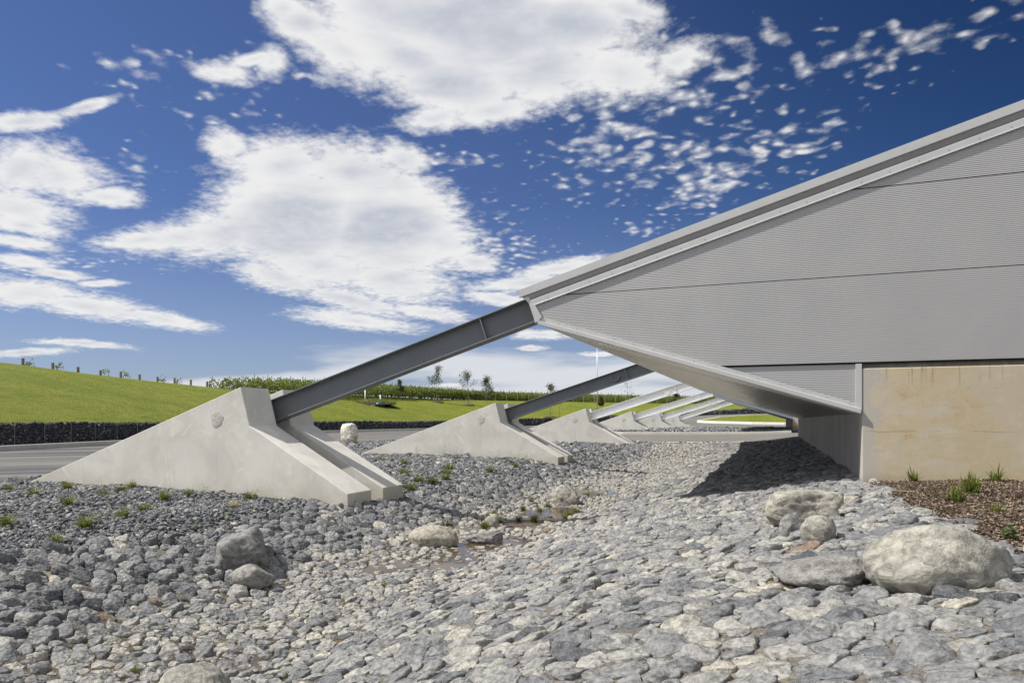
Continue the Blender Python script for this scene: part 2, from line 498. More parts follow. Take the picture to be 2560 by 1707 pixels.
def stone_mat(name, stops, bright=1.0, vein=0.35, bs=22.0, bd=0.02, fine=1.0, rough=.85, facet=.75):
    m, t, b = mat(name, rough, spec=0.3)
    a = t.n('ShaderNodeAttribute', attribute_name='tone').outputs['Fac']
    rp = t.n('ShaderNodeValToRGB')
    rp.color_ramp.interpolation = 'LINEAR'
    els = rp.color_ramp.elements
    els[0].position = 0; els[1].position = 1
    for p_, c_ in stops[1:-1]:
        els.new(p_)
    for e, (p_, c_) in zip(sorted(els, key=lambda x: x.position), stops):
        e.position = p_; e.color = (c_[0] * bright, c_[1] * bright, c_[2] * bright, 1)
    t.put(rp.inputs[0], a)
    p = t.pos()
    o = t.m('MULTIPLY', a, 37.0)
    q = t.v('ADD', p, t.comb(o, t.m('MULTIPLY', o, 1.7), o))
    n = t.noise(q, bs, 6, .65, .4)
    c = t.mix(t.sm(n, .30, .72), [.50] * 3, [1.42, 1.40, 1.34])
    c = t.mix(1.0, rp.outputs[0], c, 'MULTIPLY')
    # pale mineral veins, broken up
    vn = t.noise(t.v('MULTIPLY', q, (1, 1.6, 2.6)), bs * .55, 5, .7, 2.2)
    ve = t.sm(t.m('ABSOLUTE', t.m('SUBTRACT', vn, .5)), .022, .0, 0, vein)
    c = t.mix(ve, c, (.52, .50, .46))
    # lichen / dust patches
    c = t.mix(t.sm(t.noise(q, bs * .4, 6, .75), .56, .74, 0, .35), c, (.27 * bright, .265 * bright, .25 * bright))
    t.put(b.inputs['Base Color'], c)
    hh = t.m('ADD', t.m('MULTIPLY', n, .7), t.m('MULTIPLY', t.noise(q, bs * 4, 4, .7), .30 * fine))
    hh = t.m('ADD', hh, t.m('MULTIPLY', t.voro(t.v('MULTIPLY', q, (1, 1.3, 2.0)), bs * .8), facet))
    bump(t, b, hh, 0.9, bd)
    return m


GREYS = [(0, (.070, .074, .084)), (.2, (.130, .137, .152)), (.45, (.222, .225, .230)), (.7, (.315, .31, .295)),
         (.86, (.35, .34, .31)), (.95, (.40, .378, .32)), (1, (.22, .16, .115))]
M['cobble'] = stone_mat('cobble_stone', GREYS, 1.0, bd=.03)
M['gravel'] = stone_mat('crushed_gravel', [(0, (.05, .053, .06)), (.35, (.105, .11, .12)), (.7, (.17, .17, .175)),
                                          (.92, (.26, .25, .23)), (1, (.40, .37, .31))], 1.4, vein=.1, bs=30, bd=.004)
M['gabion'] = stone_mat('gabion_stone', [(0, (.03, .034, .042)), (.5, (.07, .075, .085)), (.9, (.12, .12, .12)), (1, (.28, .26, .22))], 1.0, vein=.05, bs=8, bd=.01)
M['boulder_pale'] = stone_mat('pale_boulder', [(0, (.24, .235, .21)), (.5, (.32, .31, .272)), (1, (.40, .355, .28))], 1.0, vein=.45, bs=13, bd=.045, facet=0.0)
M['boulder_dark'] = stone_mat('grey_boulder', [(0, (.13, .13, .13)), (.5, (.22, .215, .21)), (1, (.32, .30, .28))], 1.0, vein=.55, bs=15, bd=.045, facet=.1)
M['boulder_white'] = stone_mat('white_boulder', [(0, (.60, .57, .50)), (1, (.68, .65, .58))], 1.0, vein=.1, bs=5, bd=.03)


def ground_mat():
    m, t, b = mat('stony_ground', .95, spec=.2)
    p = t.pos()
    x, y, z = t.sep(p)
    wob = t.m('MULTIPLY', t.m('SUBTRACT', t.noise(p, .8, 5, .6), .5), 2.2)
    xx = t.m('ADD', x, wob)
    fine = t.noise(p, 40, 5, .75)
    grit = t.mix(t.sm(fine, .3, .7), (.075, .066, .055), (.22, .20, .17))
    sand = t.mix(t.sm(t.noise(p, 60, 3, .7), .3, .7), (.28, .235, .165), (.38, .32, .235))
    c = t.mix(t.sm(t.noise(p, 1.1, 5, .7), .54, .66, 0, .6), grit, sand)
    mudm = t.m('MULTIPLY', t.sm(xx, -7.0, -6.2), t.sm(xx, -3.1, -3.9))
    mud = t.mix(t.sm(t.noise(p, 6, 6, .7), .35, .65), (.050, .036, .022), (.15, .115, .07))
    mud = t.mix(t.sm(t.noise(p, .9, 4, .6), .56, .66, 0, .8), mud, sand)
    c = t.mix(mudm, c, mud)
    gr = t.mix(t.sm(t.voro(p, 26), .0, .6), (.15, .15, .155), (.05, .05, .055))
    c = t.mix(t.m('MAXIMUM', t.sm(xx, -8.0, -8.8), t.sm(y, 42, 43.5)), c, gr)
    gm = t.mix(t.sm(t.noise(p, 3, 5, .7), .3, .7), (.07, .11, .015), (.11, .13, .02))
    c = t.mix(t.m('MULTIPLY', t.sm(x, 9, 12), t.sm(y, 12, 13)), c, gm)
    t.put(b.inputs['Base Color'], c)
    t.put(b.inputs['Roughness'], t.sm(mudm, 0, 1, .95, .45))
    bump(t, b, t.m('ADD', t.voro(p, 30), fine), .8, .015)
    return m


M['ground'] = ground_mat()


def asphalt_mat():
    m, t, b = mat('worn_asphalt', .9, spec=.25)
    p = t.pos()
    f = t.noise(p, 55, 4, .8)
    c = t.mix(t.sm(f, .3, .72), (.105, .100, .090), (.215, .204, .182))
    # long dark bands following the curve of the road
    x, y, z = t.sep(p)
    rad = t.v('LENGTH', t.comb(t.m('SUBTRACT', x, 40.0), t.m('ADD', y, 32.0)), out='Value')
    q = t.comb(t.m('MULTIPLY', rad, .62), t.m('MULTIPLY', t.m('ARCTAN2', t.m('ADD', y, 32.0), t.m('SUBTRACT', x, 40.0)), 3.0))
    s = t.noise(q, 1.3, 3, .55, .25)
    c = t.mix(t.m('MULTIPLY', t.sm(s, .50, .56), t.sm(x, -9, -15, 0, .80)), c, (.062, .064, .074))
    c = t.mix(t.sm(t.noise(p, .35, 5, .6), .45, .7, 0, .3), c, (.22, .21, .18))
    t.put(b.inputs['Base Color'], c)
    bump(t, b, f, .5, .006)
    return m


M['asphalt'] = asphalt_mat()


def lawn_mat():
    m, t, b = mat('lawn_grass', .8, spec=.2)
    p = t.pos()
    n1 = t.noise(t.v('MULTIPLY', p, (1, 1, 2.5)), .22, 6, .65, .6)
    n2 = t.noise(t.v('MULTIPLY', p, (1, 1, 3)), 2.2, 6, .75)
    n3 = t.noise(p, 14, 4, .8)
    c = t.mix(t.sm(n1, .32, .68), (.150, .185, .012), (.225, .235, .022))
    c = t.mix(t.sm(n2, .45, .75, 0, .5), c, (.085, .125, .008))
    c = t.mix(t.sm(t.noise(t.v('ADD', p, (9, 9, 0)), .6, 6, .7), .50, .68, 0, .7), c, (.27, .25, .045))
    c = t.mix(t.sm(t.noise(t.v('MULTIPLY', p, (.5, .5, 5)), 1.1, 5, .7, .5), .50, .68, 0, .5), c, (.075, .115, .008))
    c = t.mix(t.sm(n3, .35, .7, 0, .5), c, (.05, .085, .008))
    t.put(b.inputs['Base Color'], c)
    bump(t, b, t.m('ADD', n3, t.m('MULTIPLY', n2, 2)), .8, .12)
    return m


M['lawn'] = lawn_mat()


def leaf_mat(name, c1, c2, c3=None, sc=1.5, tr=.35):
    m, t, b = mat(name, .55, spec=.3)
    p = t.pos()
    c = t.mix(t.sm(t.noise(p, sc, 4, .6), .35, .65), c1, c2)
    c = t.mix(t.sm(t.noise(p, 9 * sc, 3, .6), .35, .68, 0, .7), c, c3 or c1)
    t.put(b.inputs['Base Color'], c)
    tl = t.n('ShaderNodeBsdfTranslucent'); t.put(tl.inputs[0], c)
    mx = t.n('ShaderNodeMixShader'); mx.inputs[0].default_value = tr
    t.nt.links.new(b.outputs[0], mx.inputs[1]); t.nt.links.new(tl.outputs[0], mx.inputs[2])
    t.nt.links.new(mx.outputs[0], t.nt.nodes['Material Output'].inputs[0])
    return m


M['vine'] = leaf_mat('vine_leaves', (.19, .24, .05), (.31, .35, .085), (.09, .13, .03), .8)
M['leaf'] = leaf_mat('young_tree_leaves', (.06, .085, .03), (.10, .12, .04), (.12, .10, .04), 2)
M['tuft'] = leaf_mat('tuft_grass', (.12, .155, .024), (.23, .24, .045), (.07, .10, .018), 6)
M['tufty'] = leaf_mat('yellowed_grass', (.42, .36, .04), (.55, .42, .06), (.25, .25, .03), 6)
M['sprig'] = leaf_mat('weed_leaves', (.07, .16, .03), (.12, .22, .04), (.05, .11, .02), 6)
M['straw'] = leaf_mat('dry_straw', (.42, .33, .18), (.55, .45, .28), None, 6, .1)
M['wood'] = paint('post_wood', (.20, .165, .125), .9, 0, .25, .4, 4)
M['stake'] = paint('stake_wood', (.38, .30, .19), .85, 0, .15, .3, 4)
M['bark'] = paint('young_bark', (.16, .13, .10), .9, 0, .2, .3, 6)
M['pole'] = paint('galvanised_steel', (.55, .56, .57), .4, .5)
M['plastic'] = paint('dark_blue_plastic', (.03, .05, .075), .35)
M['rust'] = paint('rusty_box_paint', (.42, .24, .07), .6, 0, .3, .5, 12)


def chip_mat():
    m, t, b = mat('bark_mulch', .9, spec=.2)
    a = t.n('ShaderNodeAttribute', attribute_name='tone').outputs['Fac']
    rp = t.n('ShaderNodeValToRGB')
    e = rp.color_ramp.elements
    e[0].color = (.030, .022, .016, 1); e[1].color = (.38, .30, .21, 1)
    x = e.new(.5); x.color = (.115, .083, .060, 1)
    x = e.new(.85); x.color = (.23, .175, .13, 1)
    t.put(rp.inputs[0], a)
    t.put(b.inputs['Base Color'], rp.outputs[0])
    return m


M['chip'] = chip_mat()
m_, t_, b_ = mat('mulch_soil', .95, spec=.2)
t_.put(b_.inputs['Base Color'], t_.mix(t_.sm(t_.noise(t_.pos(), 25, 6, .75), .35, .65), (.035, .024, .017), (.12, .085, .058)))
bump(t_, b_, t_.noise(t_.pos(), 40, 5, .8), .9, .02)
M['soil'] = m_
m_, t_, b_ = mat('shallow_water', .06, spec=.6)
b_.inputs['Specular IOR Level'].default_value = .25
t_.put(b_.inputs['Base Color'], t_.mix(t_.sm(t_.noise(t_.pos(), 2.5, 4, .6), .35, .65), (.045, .030, .018), (.085, .060, .036)))
b_.inputs['Roughness'].default_value = .07
bump(t_, b_, t_.noise(t_.pos(), 14, 3, .5), .08, .01)
M['water'] = m_
m_, t_, b_ = mat('rough_grout', .95, spec=.15)
gp = t_.pos()
t_.put(b_.inputs['Base Color'], t_.mix(t_.sm(t_.noise(gp, 16, 6, .75, 1.5), .38, .62), (.43, .41, .37), (.56, .545, .50)))
bump(t_, b_, t_.noise(gp, 22, 5, .7, 1.0), .7, .01)
M['grout'] = m_
m_, t_, b_ = mat('spray_droplets', .2)
b_.inputs['Base Color'].default_value = (.85, .88, .9, 1)
M['spray'] = m_

# ---------------------------------------------------------------- ground sheet
ASPH = [(-12, -16), (-14.2, -4), (-16, 5), (-18, 12), (-20, 20), (-22.6, 30), (-24.6, 38), (-23, 42.6), (-16, 43.8), (-7, 44.0), (1.0, 44.0),
        (14, 44.0), (60, 44), (60, 54.1), (60, 128), (30, 128)] + [far_pt(i, FG[i] - 0.9) for i in range(len(_fx) - 1, -1, -1) if -2600 <= _fx[i] <= 2300] + [(-60, -30), (-30, -40)]
gx = np.concatenate([[-3000, -900, -300, -150, -110, -90], np.arange(-75, -10.2, 1.2), np.arange(-10.2, 2.6, .1), np.arange(2.6, 40, 1.2), [60, 90, 150, 400, 3000]])
gy = np.concatenate([[-3000, -600, -120, -40], np.arange(-20, 1, 1.0), np.arange(1, 44.4, .1), np.arange(44.4, 131, 1.2), [150, 200, 400, 1000, 3000]])
GX, GY = np.meshgrid(gx, gy)
GZ = H(GX, GY)
pp = np.stack([GX.ravel(), GY.ravel()], 1)
ina = in_poly(pp, ASPH).reshape(GX.shape)
GZ = np.where(ina, GZ - .12, GZ)
far = np.hypot(GX, GY) > 190
GZ = np.where(far, -3.5, GZ)
GZ = GZ + np.where(GX > 1.6, .0, .0)
ny, nx = GX.shape
idx = np.arange(ny * nx).reshape(ny, nx)
Fq = np.stack([idx[:-1, :-1], idx[:-1, 1:], idx[1:, 1:], idx[1:, :-1]], -1).reshape(-1, 4)
g = np_mesh('ground', np.stack([GX, GY, GZ], -1).reshape(-1, 3), Fq, M['ground'], smooth=True)
tag(g, kind='structure')


def sheet(name, poly, off, m, step, kind='structure', hf=H, skirt=0.0, box=None):
    P = np.array(poly, float)
    x0, y0 = P.min(0); x1, y1 = P.max(0)
    X, Y = np.meshgrid(np.arange(x0 + step / 2, x1, step), np.arange(y0 + step / 2, y1, step))
    q = np.stack([X.ravel(), Y.ravel()], 1)
    q = q[in_poly(q, poly)]
    edge = []
    for i in range(len(P)):
        a = P[i]; b = P[(i + 1) % len(P)]
        n = max(1, int(np.linalg.norm(b - a) / step))
        for k in range(n):
            edge.append(a + (b - a) * k / n)
    E = np.array(edge)
    if len(q):
        # keep interior points clear of the edge
        kd = kdtree.KDTree(len(E))
        for i, e in enumerate(E):
            kd.insert((e[0], e[1], 0), i)
        kd.balance()
        q = np.array([p for p in q if kd.find((p[0], p[1], 0))[2] > step * .4] or np.zeros((0, 2)))
    pts = [Vector(p) for p in E] + [Vector(p) for p in q]
    n = len(E)
    vo, _, fo, *_r = geometry.delaunay_2d_cdt(pts, [(i, (i + 1) % n) for i in range(n)], [], 1, 1e-5)
    V = [(p.x, p.y, float(hf(p.x, p.y)) + off) for p in vo]
    F = [tuple(f) for f in fo]
    if skirt:
        o = len(V)
        V += [(E[i][0], E[i][1], float(hf(E[i][0], E[i][1])) + off - skirt) for i in range(n)]
        F += [(i, (i + 1) % n, o + (i + 1) % n, o + i) for i in range(n)]
    me = bpy.data.meshes.new(name); me.from_pydata(V, [], F)
    bm = bmesh.new(); bm.from_mesh(me); bmesh.ops.recalc_face_normals(bm, faces=bm.faces)
    if sum(f.normal.z for f in bm.faces) < 0:
        bmesh.ops.reverse_faces(bm, faces=bm.faces)
    for f in bm.faces:
        f.smooth = not skirt
    bm.to_mesh(me); bm.free()
    me.materials.append(m)
    o = link(bpy.data.objects.new(name, me))
    if kind:
        o['kind'] = kind
    return o


sheet('road', ASPH, 0.0, M['asphalt'], 1.6)
ISL2 = [(14, 54.2), (1.3, 54.2), (-11, 54.2), (-18.5, 57), (-22, 64), (-23, 76), (-21, 87), (-15, 92), (-6, 91), (1.3, 88), (14, 86)]
sheet('gravel_bed', ISL2, 0.13, M['ground'], 1.5, skirt=.3)
ISL3 = []
for x, z in ((1745, 108), (1800, 103), (1880, 98), (1961, 95), (2100, 92), (2300, 92), (2300, 122), (2100, 118), (1961, 116), (1880, 116), (1800, 114)):
    xr = (x - 1280) / 1750
    ISL3.append((z * (xr * CY - SY), z * (xr * SY + CY)))
lawn_h = lambda u, v: H(u, v) + .1
sheet('lawn', ISL3, 0.30, M['lawn'], 1.5, skirt=.5)
sheet('mulch_bed', [(1.52, 1.2), (1.7, 5.5), (1.42, 9.0), (1.56, 11.2), (1.34, 12.44), (9, 12.44), (9, 1.2)], 0.015, M['soil'], .25)


def kerb(name, pts, w, hgt, m, label, off=0.0):
    mb = MB()
    P = [Vector(p) for p in pts]
    V = []; n = len(P)
    # resample
    Q = []
    for i in range(n - 1):
        k = max(1, int((P[i + 1] - P[i]).length / 1.5))
        Q += [P[i].lerp(P[i + 1], j / k) for j in range(k)]
    Q.append(P[-1])
    for i, p in enumerate(Q):
        d = (Q[min(i + 1, len(Q) - 1)] - Q[max(i - 1, 0)]).normalized()
        nn = Vector((-d.y, d.x)) * w / 2
        z = h1(p.x, p.y) + off
        a = p + nn; b = p - nn
        V += [(a.x, a.y, z - .15), (a.x, a.y, z + hgt - .015), (a.x - nn.x * .15, a.y - nn.y * .15, z + hgt),
              (b.x + nn.x * .15, b.y + nn.y * .15, z + hgt), (b.x, b.y, z + hgt - .015), (b.x, b.y, z - .15)]
    F = []
    for i in range(len(Q) - 1):
        for k in range(5):
            a = i * 6 + k
            F.append((a, a + 1, a + 7, a + 6))
    F += [tuple(range(6)), tuple(reversed(range((len(Q) - 1) * 6, len(Q) * 6)))]
    mb.add(V, F)
    return tag(mb.build(name, m), label, 'kerb')


kerb('kerb', [far_pt(i, FG[i] - 1.5) for i in range(0, len(_fx)) if -2400 < _fx[i] < 1500], .24, .26, M['kerb'], 'long curved grey concrete kerb at the foot of the dark gabion wall')
kerb('kerb', [(-23.5, 42.7), (-16, 43.8), (-7, 43.98), (1.2, 43.98)], .16, .05, M['wkerb'], 'low pale kerb edging the driveway on the cobbled swale side')
kerb('kerb', [(1.2, 54.2), (-11, 54.2), (-15, 55.3), (-18.5, 57), (-22, 64), (-23, 76), (-21, 87), (-15, 92), (-6, 91), (1.3, 88)], .2, .17, M['kerb'], 'concrete kerb round the gravel bed of the three farthest buttresses')
kerb('kerb', [ISL3[8], ISL3[9], ISL3[10], ISL3[0], ISL3[1], ISL3[2], ISL3[3], ISL3[4]], .3, .33, M['wkerb'], 'bright white kerb round the small far lawn island', .0)

# ---------------------------------------------------------------- lawn hill
nt_ = 40
V = []
for i in range(len(_fx)):
    zg = FG[i] + .1
    hr = (1050 - FY[i]) * FR[i] / 1750
    h0 = FB[i] + 1.17
    for j in range(nt_ + 1):
        t = j / nt_
        if t <= .72:
            s = t / .72
            z = zg + (FR[i] - zg) * s
            f = s ** 0.92
            h = h0 + (hr - h0) * (f * 1.06 - .06 * f ** 3)
            h += .10 * math.sin(z * .31 + i * .09) * s * (1 - s)
        else:
            s = (t - .72) / .28
            z = FR[i] + s * 150
            drop = 2.2 * (1 - float(sst(430, 620, np.array(_fx[i]))))
            h = hr - drop * min(1, s * 25) - s * s * 6 + s * 2.5 * float(sst(560, 1000, np.array(_fx[i])))
        x, y = far_pt(i, z)
        V.append((x, y, h))
F = []
for i in range(len(_fx) - 1):
    for j in range(nt_):
        a = i * (nt_ + 1) + j
        F.append((a, a + nt_ + 1, a + nt_ + 2, a + 1))
tag(np_mesh('hill', V, F, M['lawn'], smooth=True), kind='structure')

rng = np.random.default_rng(7)


def place(u, v, h):
    z = -u * SY + v * CY
    x = (1280 + 1750 * (u * CY + v * SY) / z) / 25.6
    y = (1050 - 1750 * h / z) / 17.07
    cols = ['at the far left edge', 'near the left edge', 'well left of centre', 'a little left of centre', 'just left of the middle',
            'just right of the middle', 'a little right of centre', 'well right of centre', 'near the right edge', 'at the far right edge']
    rows = [(64, 'far back'), (70, 'mid distance'), (76, 'below mid height'), (82, 'in the lower part'), (88, 'low down'), (93, 'nearly lowest'), (97, 'close to the bottom'), (200, 'at the very bottom')]
    r = next(b for a, b in rows if y < a)
    return r + ' ' + cols[int(min(9, max(0, x // 10)))]



# ---------------------------------------------------------------- angular rocks (vectorised)
def ico():
    bm = bmesh.new(); bmesh.ops.create_icosphere(bm, subdivisions=1, radius=1)
    V = np.array([v.co[:] for v in bm.verts]); F = np.array([[v.index for v in f.verts] for f in bm.faces])
    bm.free(); return V, F


IV, IF = ico()


def rot_mats(n, tilt=None):
    q = rng.normal(size=(n, 4)); q /= np.linalg.norm(q, axis=1)[:, None]
    w, x, y, z = q.T
    return np.stack([1 - 2 * (y * y + z * z), 2 * (x * y - z * w), 2 * (x * z + y * w),
                     2 * (x * y + z * w), 1 - 2 * (x * x + z * z), 2 * (y * z - x * w),
                     2 * (x * z - y * w), 2 * (y * z + x * w), 1 - 2 * (x * x + y * y)], -1).reshape(n, 3, 3)


def rocks(C, size, flat=.62, tone=None):
    n = len(C)
    base = IV[None] * (1 + rng.uniform(-.28, .28, (n, len(IV), 1)))
    Rm = rot_mats(n)
    v = np.einsum('nij,nvj->nvi', Rm, base)
    sc = np.stack([rng.uniform(.8, 1.25, n), rng.uniform(.6, 1.0, n), rng.uniform(flat * .75, flat * 1.2, n)], -1)
    v = v * sc[:, None] * size[:, None, None]
    a = rng.uniform(0, 2 * math.pi, n); ca, sa = np.cos(a)[:, None], np.sin(a)[:, None]
    v = np.stack([v[..., 0] * ca - v[..., 1] * sa, v[..., 0] * sa + v[..., 1] * ca,
                  v[..., 2] + v[..., 0] * rng.normal(0, .25, (n, 1)) + v[..., 1] * rng.normal(0, .25, (n, 1))], -1)
    v += C[:, None]
    F = (IF[None] + (np.arange(n) * len(IV))[:, None, None]).reshape(-1, 3)
    if tone is None:
        tone = rng.random(n)
    return v.reshape(-1, 3), F, np.repeat(tone, len(IV))


# ---------------------------------------------------------------- gabion wall
seg = [i for i in range(len(_fx)) if -1500 <= _fx[i] <= 2250]
gp_ = np.array([far_pt(i, FG[i]) for i in seg]); gb = np.array([FB[i] for i in seg])
dl = np.r_[0, np.cumsum(np.linalg.norm(np.diff(gp_, axis=0), axis=1))]
gab = empty('gabion_wall', (gp_[40][0], gp_[40][1], gb[40]), 'long low curved gabion wall of dark stones retaining the lawn', 'gabion wall')
gl = gab.location
V = []; F = []
for k in range(len(seg)):
    d = gp_[min(k + 1, len(seg) - 1)] - gp_[max(k - 1, 0)]; d = d / np.linalg.norm(d)
    nrm = np.array([-d[1], d[0]])
    for off, z in ((-.02, -.3), (-.02, 1.12), (.8, 1.12), (.8, -.3)):
        q = gp_[k] + nrm * off
        V.append((q[0] - gl.x, q[1] - gl.y, gb[k] + z - gl.z))
for k in range(len(seg) - 1):
    for j in range(4):
        a = k * 4 + j; b2 = k * 4 + (j + 1) % 4
        F.append((a, b2, b2 + 4, a + 4))
np_mesh('core', V, F, M['gabion'], gab, tone=np.zeros(len(V)))
L_ = dl[-1]
# spacing widens with distance along the wall
s_list = []
s = 0.0
while s < L_:
    k = np.interp(s, dl, np.arange(len(seg)))
    zd = np.interp(_fx[seg[0]] + k * (_fx[1] - _fx[0]), _fx, FG)
    sp = .16 + .0016 * max(0, zd - 35)
    hgt = 1.2
    for r_ in range(int(hgt / sp) + 1):
        s_list.append((s + rng.uniform(-.4, .4) * sp, r_ * sp + rng.uniform(-.3, .3) * sp, sp, 0))
    for r_ in range(2):
        s_list.append((s + rng.uniform(-.4, .4) * sp, 1.16, sp, .15 + r_ * .3))
    s += sp
A = np.array(s_list)
px = np.interp(A[:, 0], dl, gp_[:, 0]); py = np.interp(A[:, 0], dl, gp_[:, 1]); pb = np.interp(A[:, 0], dl, gb)
dx = np.interp(A[:, 0] + .5, dl, gp_[:, 0]) - px; dy = np.interp(A[:, 0] + .5, dl, gp_[:, 1]) - py
dn = np.hypot(dx, dy) + 1e-9
C = np.stack([px - dy / dn * A[:, 3] - gl.x, py + dx / dn * A[:, 3] - gl.y, pb + A[:, 1] - gl.z], 1)
v, f, tn = rocks(C, A[:, 2] * .62, .85, rng.random(len(C)) ** 1.3)
o = np_mesh('stone_fill', v, f, M['gabion'], gab, tone=tn); o['kind'] = 'stuff'
# wire basket seams every two metres on the nearer part
mb = MB()
for s in np.arange(0, L_ * .62, 2.0):
    x0 = np.interp(s, dl, gp_[:, 0]); y0 = np.interp(s, dl, gp_[:, 1]); b0 = np.interp(s, dl, gb)
    dx0 = np.interp(s + .5, dl, gp_[:, 0]) - x0; dy0 = np.interp(s + .5, dl, gp_[:, 1]) - y0
    k = math.hypot(dx0, dy0); nx_, ny_ = dy0 / k, -dx0 / k
    mb.tube([(x0 + nx_ * .13 - gl.x, y0 + ny_ * .13 - gl.y, b0 - gl.z), (x0 + nx_ * .13 - gl.x, y0 + ny_ * .13 - gl.y, b0 + 1.22 - gl.z)], [.022, .022], 5)
mb.build('basket_seams', M['steel'], gab)

# ---------------------------------------------------------------- concrete buttresses
PITCH = 14.65
BASE = Vector((-8.0, 12.0, -1.79))


def fin(y0, y1):
    mb = MB()
    P = [(-18.4, -1.94), (-10.68, .71), (-10.45, -.12), (-8.0, -1.48), (-8.0, -1.79), (-8.5, -2.3), (-18.4, -2.3)]
    mb.prism([(x - BASE.x, z - BASE.z) for x, z in P], y0, y1)
    return mb


b0 = empty('concrete_buttress', BASE, 'nearest and largest pale concrete buttress with two fins, left of the picture', 'buttress', 'row of concrete buttresses holding the inclined beams')
for y0 in (0, 1.36):
    fin(y0, y0 + .88).build('fin', M['conc'], b0, bevel=.012, seg=2)
mb = MB()
P = [(-18.2, -2.0), (-11.6, .18), (-11.15, .10), (-11.15, -.9), (-8.35, -2.02), (-8.45, -2.3), (-18.2, -2.3)]
mb.prism([(x - BASE.x, z - BASE.z) for x, z in P], .875, 1.365)
mb.build('core', M['conc'], b0)
# patched tie hole on the front face: a rough, slightly proud disc
n = 22
V = [(0, -.012, 0)]
for k, rr in ((1, .5), (2, .8), (3, 1.0)):
    for j in range(n):
        a = j * 2 * math.pi / n
        r_ = .165 * rr * (1 + .10 * math.sin(3 * a + 1) + .06 * math.sin(7 * a))
        V.append((r_ * math.cos(a), -.002 - .006 * (k < 3) + .003 * math.sin(5 * a + k), r_ * 1.15 * math.sin(a) * .95))
F = [(0, 1 + (j + 1) % n, 1 + j) for j in range(n)]
for k in range(2):
    for j in range(n):
        a = 1 + k * n + j; b2 = 1 + k * n + (j + 1) % n
        F.append((a, b2, b2 + n, a + n))
mb = MB(); mb.add(V, F)
o = mb.build('patched_hole', M['grout'], b0, smooth=True)
o.location = (-11.33 - BASE.x, -.002, .02 - BASE.z)
BL = ['second concrete buttress from the front, behind the nearest one, under the dark ring-marked beam',
      'third concrete buttress from the front, first with a white beam, beside the driveway',
      'fourth concrete buttress, first one across the driveway behind the kerb',
      'fifth concrete buttress, second from the far end of the row',
      'sixth and smallest concrete buttress at the far end of the row']
BUTT = [b0]
for i in range(1, 6):
    c = copy_tree(b0)
    c.location = BASE + Vector((0, PITCH * i, 0))
    c['label'] = BL[i - 1]
    BUTT.append(c)

# ---------------------------------------------------------------- inclined steel beams
SL = .313


def beam(i, m, ring, label):
    y = 13.12 + PITCH * i
    b = empty('steel_beam', (-10.95, y, -.12), label, 'steel beam', 'inclined steel beams between buttresses and roof tips')
    u0, u1 = -.45, 7.6
    zb = lambda u: -.02 + u * SL   # local underside height, u from x=-10.95
    hb = .525
    ft = .022
    w = .15
    mb = MB()
    mb.prism([(u0, zb(u0)), (u1, zb(u1)), (u1, zb(u1) + ft), (u0, zb(u0) + ft)], -w, w)
    mb.build('bottom_flange', m, b, bevel=.003)
    mb = MB()
    mb.prism([(u0, zb(u0) + hb - ft), (u1, zb(u1) + hb - ft), (u1, zb(u1) + hb), (u0, zb(u0) + hb)], -w, w)
    mb.build('top_flange', m, b, bevel=.003)
    mb = MB()
    mb.prism([(u0, zb(u0) + ft - .002), (u1, zb(u1) + ft - .002), (u1, zb(u1) + hb - ft + .002), (u0, zb(u0) + hb - ft + .002)], -.008, .008)
    mb.build('web', m, b)
    us = 5.44
    for sgn in (-1, 1):
        mb = MB()
        y0, y1 = (-w + .008, -.0085) if sgn < 0 else (.0085, w - .008)
        mb.prism([(us + .10, zb(us + .10) + ft + .001), (us + .118, zb(us + .118) + ft + .001), (us - .032, zb(us - .032) + hb - ft - .001), (us - .05, zb(us - .05) + hb - ft - .001)], y0, y1)
        mb.build('stiffener', m, b)
    if ring:
        mb = MB()
        n = 20; cx, cz, r0, r1 = 5.02, zb(5.02) + .30, .150, .170
        V = []; F = []
        a0, a1 = R(180), R(375)
        for j in range(n + 1):
            a = a0 + (a1 - a0) * j / n
            for rr, yy in ((r0, -.010), (r0, -.135), (r1, -.135), (r1, -.010)):
                V.append((cx + rr * math.cos(a), yy, cz + rr * math.sin(a)))
        for j in range(n):
            for k in range(4):
                a = j * 4 + k; b2 = j * 4 + (k + 1) % 4
                F.append((a, b2, b2 + 4, a + 4))
        F += [(0, 1, 2, 3), (4 * n + 3, 4 * n + 2, 4 * n + 1, 4 * n)]
        mb.add(V, F)
        mb.build('pipe_saddle', m, b)
    return b


beam(0, M['steel'], False, 'largest dark grey steel beam rising from the nearest buttress to the roof tip')
beam(1, M['steel'], True, 'second dark grey steel beam, with a half-ring saddle near its upper end')
beam(2, M['white'], True, 'nearest white steel beam, rising from the third buttress')
beam(3, M['white'], False, 'second white steel beam, rising from the fourth buttress')
beam(4, M['white'], True, 'third white steel beam, rising from the fifth buttress')
beam(5, M['white'], True, 'farthest white steel beam, rising from the last buttress')

# ---------------------------------------------------------------- winery building
RS = .2895      # roof slope
SS = .310       # soffit slope
LEN = 30.2
V0 = 12.5
UC = 1.33


